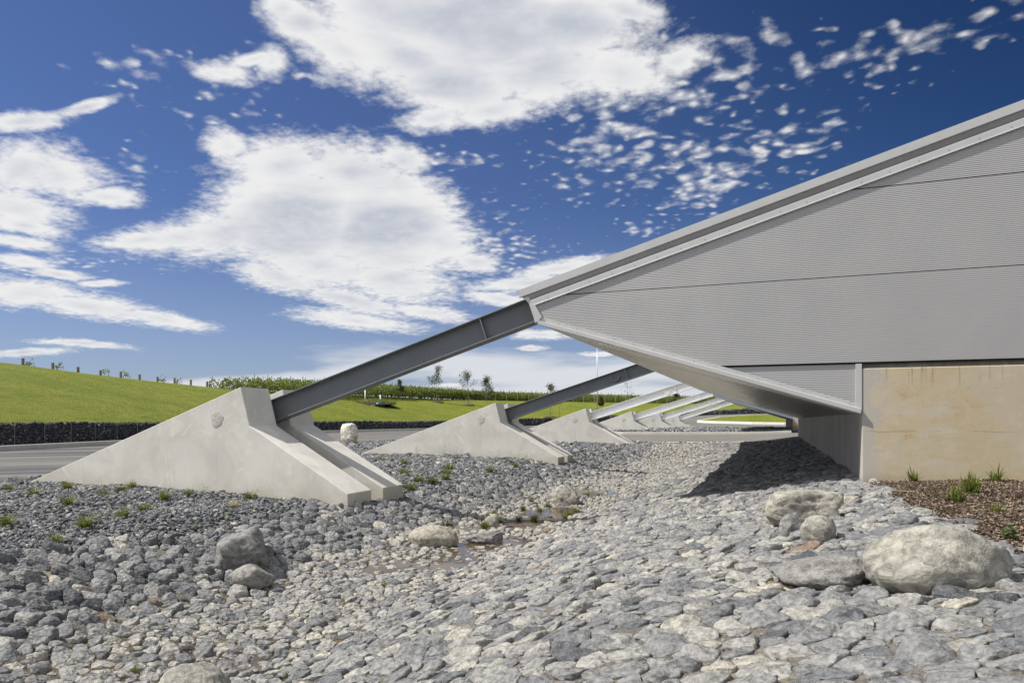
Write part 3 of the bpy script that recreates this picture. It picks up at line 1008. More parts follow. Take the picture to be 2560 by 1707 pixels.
def make_building():
    b = empty('winery_building', (UC, V0, -.95), 'nearer grey corrugated winery building with cantilevered roof over a buff concrete base', 'building')
    ox, oy, oz = UC, V0, -.95
    def L(p):
        return [(x - ox, z - oz) for x, z in p]
    UMAX = 11.0
    ztop = lambda u: 2.46 + (u + 4.51) * RS
    zflash = lambda u: 2.10 + (u + 4.23) * RS
    zsof = lambda u: 1.84 - (u + 4.16) * SS
    # corrugated cladding: real ridges, cut to the roof and soffit lines
    pit = .0297
    def panel(z0, z1, umax, name, yf=0.0, amp=.0014, sub=8, umin=None):
        n = max(8, int((z1 - z0) / pit * sub))
        zs = np.linspace(z0, z1, n + 1)
        ul = np.where(zs < 1.84, -4.16 + (1.84 - zs) / SS, -4.16 - (zs - 1.84) * .3)
        ul = np.maximum(ul, -4.23 + (zs - 2.10 - .05) / RS)
        if umin is not None:
            ul = np.maximum(ul, umin)
        ul = np.minimum(ul, umax - .001)
        ys = yf - amp * np.cos((zs - z0) / pit * 2 * math.pi)
        V = np.concatenate([np.stack([ul - ox, ys, zs - oz], 1), np.stack([np.full(n + 1, umax) - ox, ys, zs - oz], 1)])
        F = [(k, k + n + 1, k + n + 2, k + 1) for k in range(n)]
        return np_mesh(name, V, F, M['clad'], b, smooth=True)
    panel(.17, .915, 1.245, 'cladding_panel', yf=.035)
    panel(.935, 2.317, UMAX, 'cladding_panel')
    panel(2.333, 3.707, UMAX, 'cladding_panel')
    panel(3.723, 5.10, UMAX, 'cladding_panel')
    panel(5.114, 6.7, UMAX, 'cladding_panel')
    # dark backing behind the panel joints
    mb = MB(); mb.prism(L([(-4.0, 1.85), (-4.15, 2.08), (UMAX, zflash(UMAX)), (UMAX, .90), (-1.05, .90)]), .03, .05)
    mb.build('joint_backing', M['dark'], b)
    # roof deck
    mb = MB(); mb.prism(L([(-4.5, 2.43), (UMAX, ztop(UMAX) - .03), (UMAX, ztop(UMAX) - .12), (-4.5, 2.34)]), -.030, LEN + .030)
    mb.build('roof', M['roof'], b)
    path = lambda u0, u1: [(u0 - ox, ztop(u0) - oz), (u1 - ox, ztop(u1) - oz)]
    # barge fascia on the gable ends: in three lapped lengths
    for (ya, sg) in ((0, 1), (LEN, -1)):
        prev = -4.51
        for u1 in (-2.05, 4.4, UMAX):
            mb = MB()
            k = .0015 if u1 > 0 and u1 < 5 else 0
            mb.sweep([(ya + sg * (-.046 - k), 0), (ya + sg * (-.046 - k), -.140), (ya + sg * (-.040), -.150), (ya + sg * -.028, -.150), (ya + sg * -.028, -.138), (ya + sg * -.034, -.012), (ya + sg * .05, -.012), (ya + sg * .05, 0)], path(prev, u1))
            mb.build('fascia', M['flash'], b)
            prev = u1
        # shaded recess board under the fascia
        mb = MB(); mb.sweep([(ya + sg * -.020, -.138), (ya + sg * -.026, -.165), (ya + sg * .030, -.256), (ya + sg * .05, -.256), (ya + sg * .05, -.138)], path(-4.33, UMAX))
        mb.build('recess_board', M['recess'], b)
        # flashing with lit upper ledge and turned-out lower lip
        mb = MB(); mb.sweep([(ya + sg * .012, -.246), (ya + sg * -.030, -.276), (ya + sg * -.030, -.372), (ya + sg * -.040, -.380), (ya + sg * -.040, -.394), (ya + sg * -.006, -.394), (ya + sg * .012, -.27)], path(-4.29, UMAX))
        fl = mb.build('flashing', M['flash'], b)
    # screws along the front flashing
    mb = MB()
    for k in range(30):
        u = -3.95 + k * .405
        z = ztop(u) - .33
        mb.tube([(u - ox, -.029, z - oz), (u - ox, -.038, z - oz)], [.008, .005], 6)
    o = mb.build('screws', M['screw'], b)
    # soffit flashing: a folded angle along the lower edge
    p2 = [(-4.13 - ox, zsof(-4.13) - oz), (UC - .02 - ox, zsof(UC - .02) - oz)]
    for (ya, sg) in ((0, 1), (LEN, -1)):
        mb = MB(); mb.sweep([(ya + sg * -.010, .115), (ya + sg * -.010, .045), (ya + sg * -.075, .030), (ya + sg * -.075, -.035), (ya + sg * -.06, -.045), (ya + sg * .06, -.03), (ya + sg * .06, .0), (ya + sg * -.05, -.02), (ya + sg * -.05, .02), (ya + sg * .004, .05), (ya + sg * .004, .115)], p2)
        mb.build('soffit_flashing', M['flash'] if ya == 0 else M['flash'], b)
    mb = MB()
    for k in range(15):
        u = -3.75 + k * .35
        z = zsof(u) + .082
        mb.tube([(u - ox, -.008, z - oz), (u - ox, -.018, z - oz)], [.008, .005], 6)
    mb.build('screws', M['screw'], b)
    # tip cap
    mb = MB(); mb.prism(L([(-4.29, 2.17), (-4.20, 2.17), (-4.06, 1.93), (-4.10, 1.885), (-4.17, 1.83), (-4.20, 1.84)]), -.045, -.0045)
    mb.build('tip_cap', M['flash'], b, bevel=.003)
    mb = MB(); mb.prism(L([(-4.47, 2.36), (-4.33, 2.36), (-4.29, 2.20), (-4.12, 1.86), (-4.15, 1.82), (-4.20, 1.83), (-4.33, 2.20)]), -.003, LEN)
    mb.build('edge_gutter', M['flash'], b)
    # vertical corner flashing at the end of the small strip
    mb = MB(); mb.box(1.237 - ox, 1.327 - ox, -.012, .06, .14 - oz, .905 - oz)
    mb.build('corner_flashing', M['flash'], b, bevel=.002)
    # ribbed soffit
    n = int((LEN) / .4)
    Vv = []; ys = []
    for k in range(n):
        y = k * .4
        ys += [(y, 0), (y + .20, 0), (y + .25, .07), (y + .35, .07)]
    ys.append((LEN, 0))
    u0, u1 = -4.15, UC + .06
    for y, dzz in ys:
        Vv.append((u0 - ox, y, zsof(u0) - oz - .03 + dzz)); Vv.append((u1 - ox, y, zsof(u1) - oz - .03 + dzz))
    F = [(2 * k, 2 * k + 1, 2 * k + 3, 2 * k + 2) for k in range(len(ys) - 1)]
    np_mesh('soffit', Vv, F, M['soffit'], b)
    # concrete base
    mb = MB(); mb.prism(L([(UC, -2.0), (UMAX, -2.0), (UMAX, .83), (UC, .83)]), 0, .25)
    mb.build('front_wall', M['buff'], b, bevel=.014, seg=2)
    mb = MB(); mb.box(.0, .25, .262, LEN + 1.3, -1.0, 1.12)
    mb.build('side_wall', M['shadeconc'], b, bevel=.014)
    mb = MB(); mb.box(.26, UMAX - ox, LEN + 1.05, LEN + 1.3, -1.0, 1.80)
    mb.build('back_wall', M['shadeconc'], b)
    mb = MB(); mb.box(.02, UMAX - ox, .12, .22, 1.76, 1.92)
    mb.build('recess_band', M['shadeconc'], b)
    # closing wall on the far gable
    mb = MB(); mb.prism(L([(-4.05, 1.86), (-4.15, 2.08), (UMAX, zflash(UMAX)), (UMAX, .2), (UC, .18)]), LEN - .04, LEN)
    mb.build('far_gable', M['clad'], b)
    return b


bld = make_building()
bl2 = copy_tree(bld)
bl2.location = (UC, V0 + 3 * PITCH, -.95)
bl2['label'] = 'farther winery building beyond the driveway, seen only as a soffit edge and short wall'
# the farther gable has a steel-blue edge trim on its soffit line
mb = MB()
zs = lambda u: 1.84 - (u + 4.16) * SS
mb.prism([(-4.2 - UC, zs(-4.2) + .95 - .06), (UC - UC, zs(UC) + .95 - .06), (0, zs(UC) + .95 + .22), (-4.2 - UC, zs(-4.2) + .95 + .20)], -2.62, -2.55)
mb.prism([(-4.2 - UC, zs(-4.2) + .95 - .085), (UC - UC, zs(UC) + .95 - .085), (0, zs(UC) + .95 - .062), (-4.2 - UC, zs(-4.2) + .95 - .062)], -2.70, -2.45)
mb.build('steel_edge_beam', M['steelblue'], bl2)
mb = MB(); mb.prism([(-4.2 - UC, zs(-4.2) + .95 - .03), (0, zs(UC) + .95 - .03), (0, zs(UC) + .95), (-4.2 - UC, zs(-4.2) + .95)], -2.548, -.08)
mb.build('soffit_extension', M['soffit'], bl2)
mb = MB(); mb.box(1.78, 2.02, 57.3, 57.45, -.62, -.38)
mb = MB(); mb.box(1.36, 1.62, 56.36, 56.44, -.62, -.40)
mb.box(1.40, 1.47, 56.345, 56.36, -.56, -.46)
tag(mb.build('meter_box', M['rust'], bevel=.004), 'small rusty orange box fixed to the far building wall', 'box')


# ---------------------------------------------------------------- boulders
def boulder(label, u, v, w, d, h, rz, seed, m, cuts=7, lo=.62, hi=.98, rough=.05, sink=.14, tone=.5, sub=5, pw=9, lean=0, top=0.0, boxy=0):
    rnd = random.Random(seed)
    bm = bmesh.new(); bmesh.ops.create_icosphere(bm, subdivisions=sub, radius=1)
    pl = []
    for k in range(cuts):
        a = rnd.uniform(0, 2 * math.pi); e = rnd.uniform(-.3, 1.2)
        pl.append((Vector((math.cos(a) * math.cos(e), math.sin(a) * math.cos(e), math.sin(e))), rnd.uniform(lo, hi)))
    if boxy:
        pl += [(Vector(a), boxy) for a in ((1, 0, 0), (-1, 0, 0), (0, 1, 0), (0, -1, 0), (0, 0, 1))]
    off = Vector((seed * 3.1, seed * 1.7, 0))
    for x in bm.verts:
        n = x.co.normalized()
        s = 1.0
        for p, dd in pl:
            q = n.dot(p) / dd
            if q > 0:
                s += q ** pw
        r = 1.06 * s ** (-1 / pw)
        r *= 1 + rough * 2.2 * (noise.fractal(n * 1.6 + off, .9, 2.0, 5)) + rough * .35 * noise.fractal(n * 5 + off, .8, 2.1, 5)
        r -= rough * .6 * max(0, .12 - abs(noise.fractal(n * 2.1 - off, .9, 2, 3))) / .12
        c = n * r
        z = c.z
        c.x += lean * max(0, z)
        if top:
            c.x *= 1 - top * max(0, z); c.y *= 1 - top * max(0, z)
        x.co = Vector((c.x * w / 2, c.y * d / 2, c.z * h * .62))
    for f in bm.faces:
        f.smooth = True
    zmax = max(x.co.z for x in bm.verts)
    me = bpy.data.meshes.new('boulder'); bm.to_mesh(me); bm.free()
    a = me.attributes.new('tone', 'FLOAT', 'POINT'); a.data.foreach_set('value', [tone] * len(me.vertices))
    me.materials.append(m)
    o = link(bpy.data.objects.new('boulder', me))
    o.location = (u, v, h1(u, v) + h - zmax - .02)
    o.rotation_euler = (0, 0, R(rz))
    return tag(o, label, 'boulder')


bp, bd_ = M['boulder_pale'], M['boulder_dark']
BOUL = [
    ('largest boulder, smooth pale and rounded, at the edge of the bark mulch', 0.97, 5.16, .84, .54, .42, 14, 3, bp, dict(cuts=9, lo=.70, hi=.95, rough=.038, tone=.45, pw=14, lean=.15)),
    ('flat rough grey slab boulder leaning against the largest pale boulder', .38, 5.5, .84, .66, .24, 20, 12, bd_, dict(cuts=9, lo=.42, hi=.8, rough=.05, tone=.5, pw=18)),
    ('long tan boulder with undercut dark end, behind the two small upright stones', .28, 8.5, 1.0, .50, .40, 10, 21, bp, dict(cuts=5, lo=.6, hi=.85, rough=.06, tone=.6, boxy=.70, pw=14, lean=.3)),
    ('small dark upright stone, left one of the pair before the long boulder', .17, 7.6, .24, .22, .26, 40, 31, bd_, dict(cuts=6, rough=.05, tone=.5, sub=4)),
    ('small pale upright stone, right one of the pair before the long boulder', .40, 7.1, .33, .22, .27, 5, 42, bp, dict(cuts=5, rough=.05, tone=.3, sub=4)),
    ('big dark grey sloping boulder on the left bank, behind the small triangular one', -6.9, 7.8, 1.12, .9, .52, -35, 53, bd_, dict(cuts=9, lo=.42, hi=.85, rough=.04, tone=.40, lean=-.45, pw=18)),
    ('small triangular grey boulder in front of the big dark sloping one', -6.3, 7.3, .60, .40, .33, 20, 68, bd_, dict(cuts=8, lo=.42, hi=.8, rough=.04, tone=.7, top=.5, pw=18)),
    ('smooth whitish oval boulder in the wet channel, nearest of the channel boulders', -5.6, 11.05, .84, .56, .38, 12, 71, bp, dict(cuts=5, lo=.75, hi=1, rough=.03, tone=.75, pw=6)),
    ('flat dark grey boulder lying in the channel right of the whitish one', -4.82, 11.65, .72, .40, .26, 8, 83, bd_, dict(cuts=7, lo=.6, hi=.9, rough=.08, tone=.5)),
    ('small upright pale stone at the edge of the brown pool', -5.44, 13.4, .32, .24, .30, 0, 91, bp, dict(cuts=5, lo=.6, hi=.9, rough=.05, tone=.4, sub=4)),
    ('pyramid shaped pale boulder at the far end of the brown pool', -5.04, 17.5, .92, .62, .54, 10, 103, bp, dict(cuts=6, lo=.6, hi=.95, rough=.04, tone=.45, top=.5)),
    ('half buried pale boulder at the bottom edge of the picture', -4.22, 4.2, .60, .50, .26, 15, 113, bp, dict(cuts=5, lo=.75, hi=1, rough=.04, tone=.2)),
    ('white rounded block-like boulder standing at the road edge', -26.4, 39.8, 1.22, 1.05, 1.28, 0, 127, M['boulder_white'], dict(cuts=4, lo=.84, hi=.95, rough=.035, tone=.5, pw=10, boxy=.80)),
    ('small tan rounded stone at the foot of the concrete wall corner', 1.45, 12.1, .16, .13, .12, 0, 131, M['boulder_pale'], dict(cuts=5, lo=.8, rough=.02, tone=1.0, sub=3)),
    ('smaller tan pebble just in front of the tan stone at the wall corner', 1.47, 11.7, .11, .09, .08, 0, 137, M['boulder_pale'], dict(cuts=5, lo=.8, rough=.02, tone=1.0, sub=3)),
]
BXY = []
for lb, u, v, w, d, h, rz, sd, m, kw in BOUL:
    boulder(lb, u, v, w, d, h, rz, sd, m, **kw)
    BXY.append((u, v, max(w, d) * .40))


# ---------------------------------------------------------------- cobbles
def zcam(P):
    return -P[:, 0] * SY + P[:, 1] * CY


def xpx(P):
    z = zcam(P)
    return 1280 + 1750 * (P[:, 0] * CY + P[:, 1] * SY) / np.maximum(z, .1)


def on_block(P, pad=.02):
    r = np.zeros(len(P), bool)
    for i in range(3):
        y0 = 12 + PITCH * i
        r |= (P[:, 0] < -8 + pad) & (P[:, 0] > -17.4) & (P[:, 1] > y0 - pad) & (P[:, 1] < y0 + 2.24 + pad)
    return r


edge_w = lambda v: -8.35 + .35 * np.sin(v * .9) + .22 * np.sin(v * 2.3 + 1)
right_w = lambda v: np.interp(v, [0, 5.5, 9.0, 11.2, 12.4, 12.45, 60], [1.56, 1.74, 1.46, 1.47, 1.36, 1.33, 1.33])


def cobble_sites():
    rr = random.Random(5)
    cell = .30
    grid = {}
    pts = []
    def try_add(x, y, r):
        gx_, gy_ = int(x // cell), int(y // cell)
        for a in (-1, 0, 1):
            for b in (-1, 0, 1):
                for (px_, py_, pr) in grid.get((gx_ + a, gy_ + b), ()):
                    dd = (px_ - x) ** 2 + ((py_ - y) * 1.18) ** 2
                    if dd < (.92 * (r + pr)) ** 2:
                        return
        grid.setdefault((gx_, gy_), []).append((x, y, r))
        pts.append((x, y, r))
    n = 330000
    U = np.stack([rng.uniform(-9.0, 1.85, n), 1.2 + 42.3 * rng.random(n) ** 1.15], 1)
    z = zcam(U); x = xpx(U)
    ok = (z > 1.6) & (x > -420) & (x < 3000) & (U[:, 0] > edge_w(U[:, 1]) - .1) & (U[:, 0] < right_w(U[:, 1]))
    # bare mud in the pool
    bare = ((U[:, 0] + 4.9) / .62) ** 2 + ((U[:, 1] - 15.0) / 2.0) ** 2 < 1
    ok &= ~bare | (rng.random(n) < .002)
    ok &= ~on_block(U, .05)
    for (bx, by, br) in BXY:
        ok &= ((U[:, 0] - bx) ** 2 + (U[:, 1] - by) ** 2) > (br * .85) ** 2
    U = U[ok]
    big = np.exp(rng.normal(0, .30, len(U)))
    ch = sst(-6.6, -5.8, U[:, 0]) * (1 - sst(-4.2, -3.4, U[:, 0]))
    lf = 1 - sst(-7.4, -6.2, U[:, 0])
    rad = (.080 - .002 * lf - .022 * ch) * np.clip(big, .55, 1.75)
    rad *= np.where(U[:, 1] > 20, 1.12, 1.0)
    o = np.argsort(-np.clip(rad, 0, .10) + rng.uniform(0, .12, len(U)))
    for k in o:
        try_add(U[k, 0], U[k, 1], rad[k])
    return np.array(pts)


SITES = cobble_sites()
NS = len(SITES)
kd = kdtree.KDTree(NS)
for i, s in enumerate(SITES):
    kd.insert((s[0], s[1] * 1.18, 0), i)
kd.balance()
KN = 11
Dn = np.full((NS, KN), 9.0); Ph = np.zeros((NS, KN))
SW = SITES * np.array([1, 1.18, 1])
for i in range(NS):
    k = 0
    for co, j, dist in kd.find_n((SW[i, 0], SW[i, 1], 0), KN + 1):
        if j == i or k >= KN:
            continue
        Dn[i, k] = (dist * dist + SW[i, 2] ** 2 - SW[j, 2] ** 2) / (2 * dist)
        Ph[i, k] = math.atan2(co[1] - SW[i, 1], co[0] - SW[i, 0])
        k += 1
SP = SITES[:, :2]
s_ch = sst(-6.9, -6.0, SP[:, 0]) * (1 - sst(-4.0, -3.2, SP[:, 0]))
s_lf = 1 - sst(-7.3, -5.8, SP[:, 0])
nearleft = s_lf * (1 - sst(9, 13, SP[:, 1]))
gap = .0025 + (.010 + .016 * sst(8, 10, SP[:, 1])) * s_ch * rng.random(NS) + .003 * rng.random(NS) + .004 * s_lf
tone_c = np.clip(.47 + .19 * rng.normal(size=NS) - .18 * s_lf + .08 * s_ch, .02, .84)
pale = rng.random(NS) < (.045 + .06 * s_ch - .02 * s_lf)
tone_c[pale] = rng.uniform(.84, .95, pale.sum())
wet = (rng.random(NS) < .32 * s_ch * sst(7.5, 10, SP[:, 1])); tone_c[wet] = rng.uniform(.80, .93, wet.sum())
tone_c[rng.random(NS) < .005] = 1.0
hh_ = (SITES[:, 2]) * (.44 + .22 * s_lf + .18 * nearleft + .10 * s_ch) * np.exp(rng.normal(0, .22, NS))
SA = rng.uniform(0, 2 * math.pi, (NS, 5)); SSl = rng.uniform(.10, .95, (NS, 5)) ** 1.3 * 1.1; SO = rng.uniform(.72, 1.25, (NS, 5))
TX = rng.normal(0, .11, (NS, 2)) * (1 + .8 * s_lf)[:, None]
WOB = rng.uniform(0, 2 * math.pi, (NS, 3))


def stones(ids, nang, fr):
    n = len(ids)
    th = np.arange(nang) * 2 * math.pi / nang + rng.uniform(0, .5)
    cs = np.cos(th[None, None] - Ph[ids][:, :, None])
    Dg = np.maximum(Dn[ids] - gap[ids][:, None], .012)
    r = (np.maximum(cs, 0) / Dg[:, :, None]) ** 18
    rm = SITES[ids, 2] * 1.6
    r = (r.sum(1) + (1 / rm[:, None]) ** 18) ** (-1 / 18)
    wb = WOB[ids]
    r *= 1 + .030 * np.sin(3 * th[None] + wb[:, :1]) + .025 * np.sin(5 * th[None] + wb[:, 1:2]) + .022 * rng.normal(size=r.shape)
    h = hh_[ids]
    rings = []
    for f in fr:
        rings.append((f, f * r, h[:, None] * (1 - min(f, 1) ** 8) ** .55 if f < 1 else -h[:, None] * .15))
    rings.append((1, .96 * r, -h[:, None] * 1.1))
    X = []; Y = []; Z = []
    for q, (f, rr, zz) in enumerate(rings):
        x = rr * np.cos(th)[None]; y = rr * np.sin(th)[None]
        z = zz + np.zeros_like(x)
        if f < 1 or q < len(rings) - 1:
            for k in range(5):
                a = SA[ids, k][:, None]
                zp = h[:, None] * SO[ids, k][:, None] - SSl[ids, k][:, None] * (x * np.cos(a) + y * np.sin(a))
                z = np.where(z > 0, np.maximum(np.minimum(z, zp), .30 * z), z)
            z = z + TX[ids, :1] * x + TX[ids, 1:] * y
            z = z + h[:, None] * .045 * rng.normal(size=z.shape) * (f > .05)
        X.append(x); Y.append(y / 1.18); Z.append(z)
    x = np.stack(X, 1); y = np.stack(Y, 1); z = np.stack(Z, 1)     # n, rings, nang
    cx = SP[ids, 0][:, None, None]; cy = SP[ids, 1][:, None, None]
    wx = x + cx; wy = y + cy
    wz = z + H(wx, wy) + .004
    V = np.stack([wx, wy, wz], -1).reshape(n, -1, 3)
    # centre vertex
    zc = h.copy()
    for k in range(5):
        zc = np.maximum(np.minimum(zc, h * SO[ids, k]), .4 * h)
    c = np.stack([SP[ids, 0], SP[ids, 1], H(SP[ids, 0], SP[ids, 1]) + zc + .004], -1)[:, None]
    V = np.concatenate([V, c], 1)
    nr = len(rings)
    F = []
    for a in range(nr - 1):
        for j in range(nang):
            F.append((a * nang + j, (a + 1) * nang + j, (a + 1) * nang + (j + 1) % nang, a * nang + (j + 1) % nang))
    cidx = nr * nang
    Tt = []
    for j in range(0, nang, 2):
        F.append((cidx, j, (j + 1) % nang, (j + 2) % nang))
    return V, np.array(F)


zc_ = zcam(SP); xc_ = xpx(SP)
ypx = 1050 - H(SP[:, 0], SP[:, 1]) * 1750 / zc_
inview = (xc_ > 0) & (xc_ < 2560) & (ypx < 1700) & (ypx > 1060)
score = np.where(inview, SITES[:, 2] ** 2 * 2.0 / zc_ ** 2.0, 0)
ind = np.argsort(-score)[:296]
isind = np.zeros(NS, bool); isind[ind] = True
HI = (.28, .50, .68, .82, .92, .98, 1.0)
MIDR = (.45, .75, .92, 1.0)
LO = (.55, .9, 1.0)
USED = set()
ORDER = {i: ('very large' if r_ < .12 else 'large' if r_ < .35 else 'medium' if r_ < .65 else 'smallish' if r_ < .88 else 'small')
         for i, r_ in zip(ind[np.argsort(-SITES[ind, 2])], np.linspace(0, 1, len(ind)))}
Vi, Fi = stones(ind, 24, HI)
for k, i in enumerate(ind):
    v = Vi[k]; c = np.array([SP[i, 0], SP[i, 1], h1(SP[i, 0], SP[i, 1])])
    o = np_mesh('cobble', v - c, Fi, M['cobble'], smooth=True, tone=np.full(len(v), tone_c[i]))
    o.location = c
    tt = tone_c[i]
    shade = 'rusty brown' if tt >= .99 else 'pale buff' if tt > .82 else 'light grey' if tt > .56 else 'mid grey' if tt > .36 else 'dark blue-grey'
    side = 'left bank near the viewer' if SP[i, 0] < -5.8 else 'low bed of the swale near the viewer' if SP[i, 0] < -3.2 else 'right bank near the viewer'
    e_ = np.ptp(v[:, 0]), np.ptp(v[:, 1])
    shp = 'wide' if e_[0] > 1.22 * e_[1] else 'long narrow' if e_[1] > 1.1 * e_[0] else 'roundish'
    form = 'flat' if hh_[i] < .042 else 'domed' if hh_[i] > .056 else ''
    sz = ORDER[i]
    if len((shp + place(*c)).split()) > 9 or 'blue' in shade:
        form = ''
    lb = ' '.join((sz + ' ' + shp + ' ' + form + ' ' + shade + ' cobble ' + place(*c)).split())
    for extra in ('', ' beside another', ' wedged in', ' set low', ' set askew'):
        if len((lb + extra).split()) <= 16 and lb + extra not in USED:
            lb += extra
            break
    if lb in USED:
        lb = ' '.join(w for w in lb.split() if w not in ('flat', 'domed', 'wide', 'roundish')) + (' beside another' if 'beside' not in lb else ' set low')
        lb = ' '.join(lb.split()[:16])
    USED.add(lb)
    tag(o, lb, 'cobble', shade + ' cobbles on the ' + side)
parts_v = []
for sel, na, fr in (((zc_ < 9) & ~isind, 20, HI), ((zc_ >= 9) & (zc_ < 17), 14, MIDR), ((zc_ >= 17), 10, LO)):
    ids = np.nonzero(sel & ~isind)[0]
    if len(ids):
        V, F = stones(ids, na, fr)
        parts_v.append((V, F, ids))
allV = []; allF = []; allT = []; o_ = 0
for V, F, ids in parts_v:
    nv = V.shape[1]
    allV.append(V.reshape(-1, 3))
    allF.append((F[None] + (np.arange(len(ids)) * nv)[:, None, None]).reshape(-1, 4) + o_)
    allT.append(np.repeat(tone_c[ids], nv))
    o_ += len(ids) * nv
tag(np_mesh('cobble_paving', np.concatenate(allV), np.concatenate(allF), M['cobble'], smooth=True, tone=np.concatenate(allT)),
    'grey cobbles lining the banks and bed of the swale', 'cobbles', kind='stuff')

# ---------------------------------------------------------------- gravel
def gravel_pts(n, u0, u1, v0, v1):
    P = np.stack([rng.uniform(u0, u1, n), rng.uniform(v0, v1, n)], 1)
    z = zcam(P); x = xpx(P)
    ok = (z > 1.6) & (x > -450) & (x < 2700) & ~in_poly(P, ASPH) & ~on_block(P, .0)
    jag = edge_w(P[:, 1]) + .25 * rng.normal(size=n)
    ok &= P[:, 0] < jag
    return P[ok]


gl_ = []
for n, v0, v1, sz in ((60000, 3.0, 12.0, .030), (62000, 12.0, 21, .038), (48000, 21, 32, .055), (26000, 32, 44, .075)):
    P = gravel_pts(n, -25.5, -7.6, v0, v1)
    s = sz * np.exp(rng.normal(0, .32, len(P)))
    C = np.stack([P[:, 0], P[:, 1], H(P[:, 0], P[:, 1]) + s * .25 + rng.random(len(P)) * sz * .8], 1)
    tn = np.clip(.40 + .26 * rng.normal(size=len(P)), .0, .93)
    pl = rng.random(len(P)) < .03; tn[pl] = rng.uniform(.9, 1, pl.sum())
    gl_.append((C, s, tn))
# gravel on the far bed across the driveway and against the buttress feet
P = np.stack([rng.uniform(-21, 3, 26000), rng.uniform(54.5, 90, 26000)], 1)
P = P[in_poly(P, ISL2)]
s = .09 * np.exp(rng.normal(0, .3, len(P)))
gl_.append((np.stack([P[:, 0], P[:, 1], H(P[:, 0], P[:, 1]) + .14 + s * .2], 1), s, np.clip(.5 + .2 * rng.normal(size=len(P)), 0, 1)))
C = np.concatenate([a[0] for a in gl_]); s = np.concatenate([a[1] for a in gl_]); tn = np.concatenate([a[2] for a in gl_])
v, f, tt = rocks(C, s, .6, tn)
tag(np_mesh('gravel', v, f, M['gravel'], tone=tt), 'dark crushed gravel around the buttresses', 'gravel', kind='stuff')
# grit and chips wedged between the cobbles
n = 15000
P = np.stack([rng.uniform(-7.8, 1.5, n), 1.5 + rng.random(n) ** 1.3 * 14], 1)
z = zcam(P); x = xpx(P)
P = P[(z > 1.6) & (x > -300) & (x < 2900) & (P[:, 0] < right_w(P[:, 1]))]
s = .0075 * np.exp(rng.normal(0, .35, len(P)))
v, f, tt = rocks(np.stack([P[:, 0], P[:, 1], H(P[:, 0], P[:, 1]) + .002 + rng.random(len(P)) * .010], 1), s, .7, np.clip(.45 + .2 * rng.normal(size=len(P)), 0, .8))
tag(np_mesh('grit', v, f, M['cobble'], tone=tt), 'pale grit filling the gaps between cobbles', 'grit', kind='stuff')

# ---------------------------------------------------------------- water
sheet('water', [(-6.6, 3.0), (-6.7, 8), (-6.7, 14), (-6.5, 20), (-6.3, 27), (-4.0, 27), (-3.5, 20), (-3.7, 12), (-3.6, 3.0)], 0, M['water'], .8, hf=lambda u, v: -2.245 if v < 9.0 else -2.192)

# ---------------------------------------------------------------- bark mulch
n = 62000
P = np.stack([rng.uniform(1.3, 4.6, n), rng.uniform(2.6, 12.45, n)], 1)
P = P[(P[:, 0] > right_w(P[:, 1]) + rng.normal(0, .06, n))]
n = len(P)
ln = rng.uniform(.008, .026, n) * np.exp(rng.normal(0, .25, n)); wd = rng.uniform(.003, .009, n); tk = rng.uniform(.002, .005, n)
yaw = rng.uniform(0, 2 * math.pi, n); pit_ = rng.normal(0, .38, n); rol = rng.normal(0, .5, n)
cube = np.array([(x, y, z) for z in (-1, 1) for x, y in ((-1, -1), (1, -1), (1, 1), (-1, 1))], float)
v = cube[None] * np.stack([ln, wd, tk], 1)[:, None] * rng.uniform(.75, 1.2, (n, 8, 1))
cr, sr = np.cos(rol)[:, None], np.sin(rol)[:, None]
y_ = v[..., 1] * cr - v[..., 2] * sr; z_ = v[..., 1] * sr + v[..., 2] * cr
cp, sp_ = np.cos(pit_)[:, None], np.sin(pit_)[:, None]
x_ = v[..., 0] * cp - z_ * sp_; z_ = v[..., 0] * sp_ + z_ * cp
cy_, sy_ = np.cos(yaw)[:, None], np.sin(yaw)[:, None]
v = np.stack([x_ * cy_ - y_ * sy_, x_ * sy_ + y_ * cy_, z_], -1)
v += np.stack([P[:, 0], P[:, 1], H(P[:, 0], P[:, 1]) + .018 + rng.random(n) * .022], 1)[:, None]
cf = np.array([(3, 2, 1, 0), (4, 5, 6, 7), (0, 1, 5, 4), (1, 2, 6, 5), (2, 3, 7, 6), (3, 0, 4, 7)])
tn = np.clip(rng.random(n) ** 1.5, 0, .93); tn[rng.random(n) < .03] = 1
tag(np_mesh('bark_mulch', v.reshape(-1, 3), (cf[None] + (np.arange(n) * 8)[:, None, None]).reshape(-1, 4), M['chip'], tone=np.repeat(tn, 8)),
    'brown bark mulch spread below the stained concrete wall', 'mulch', kind='stuff')
tag(MB.build((lambda q: (q.box(-.14, .14, -.011, .011, 0, .012), q)[1])(MB()), 'wood_offcut', M['stake'], bevel=.003), 'thin pale wood offcut lying at the edge of the bark mulch', 'wood offcut').location = (1.52, 10.0, h1(1.52, 10.0) + .07)
bpy.data.objects['wood_offcut'].rotation_euler = (0, .05, .15)


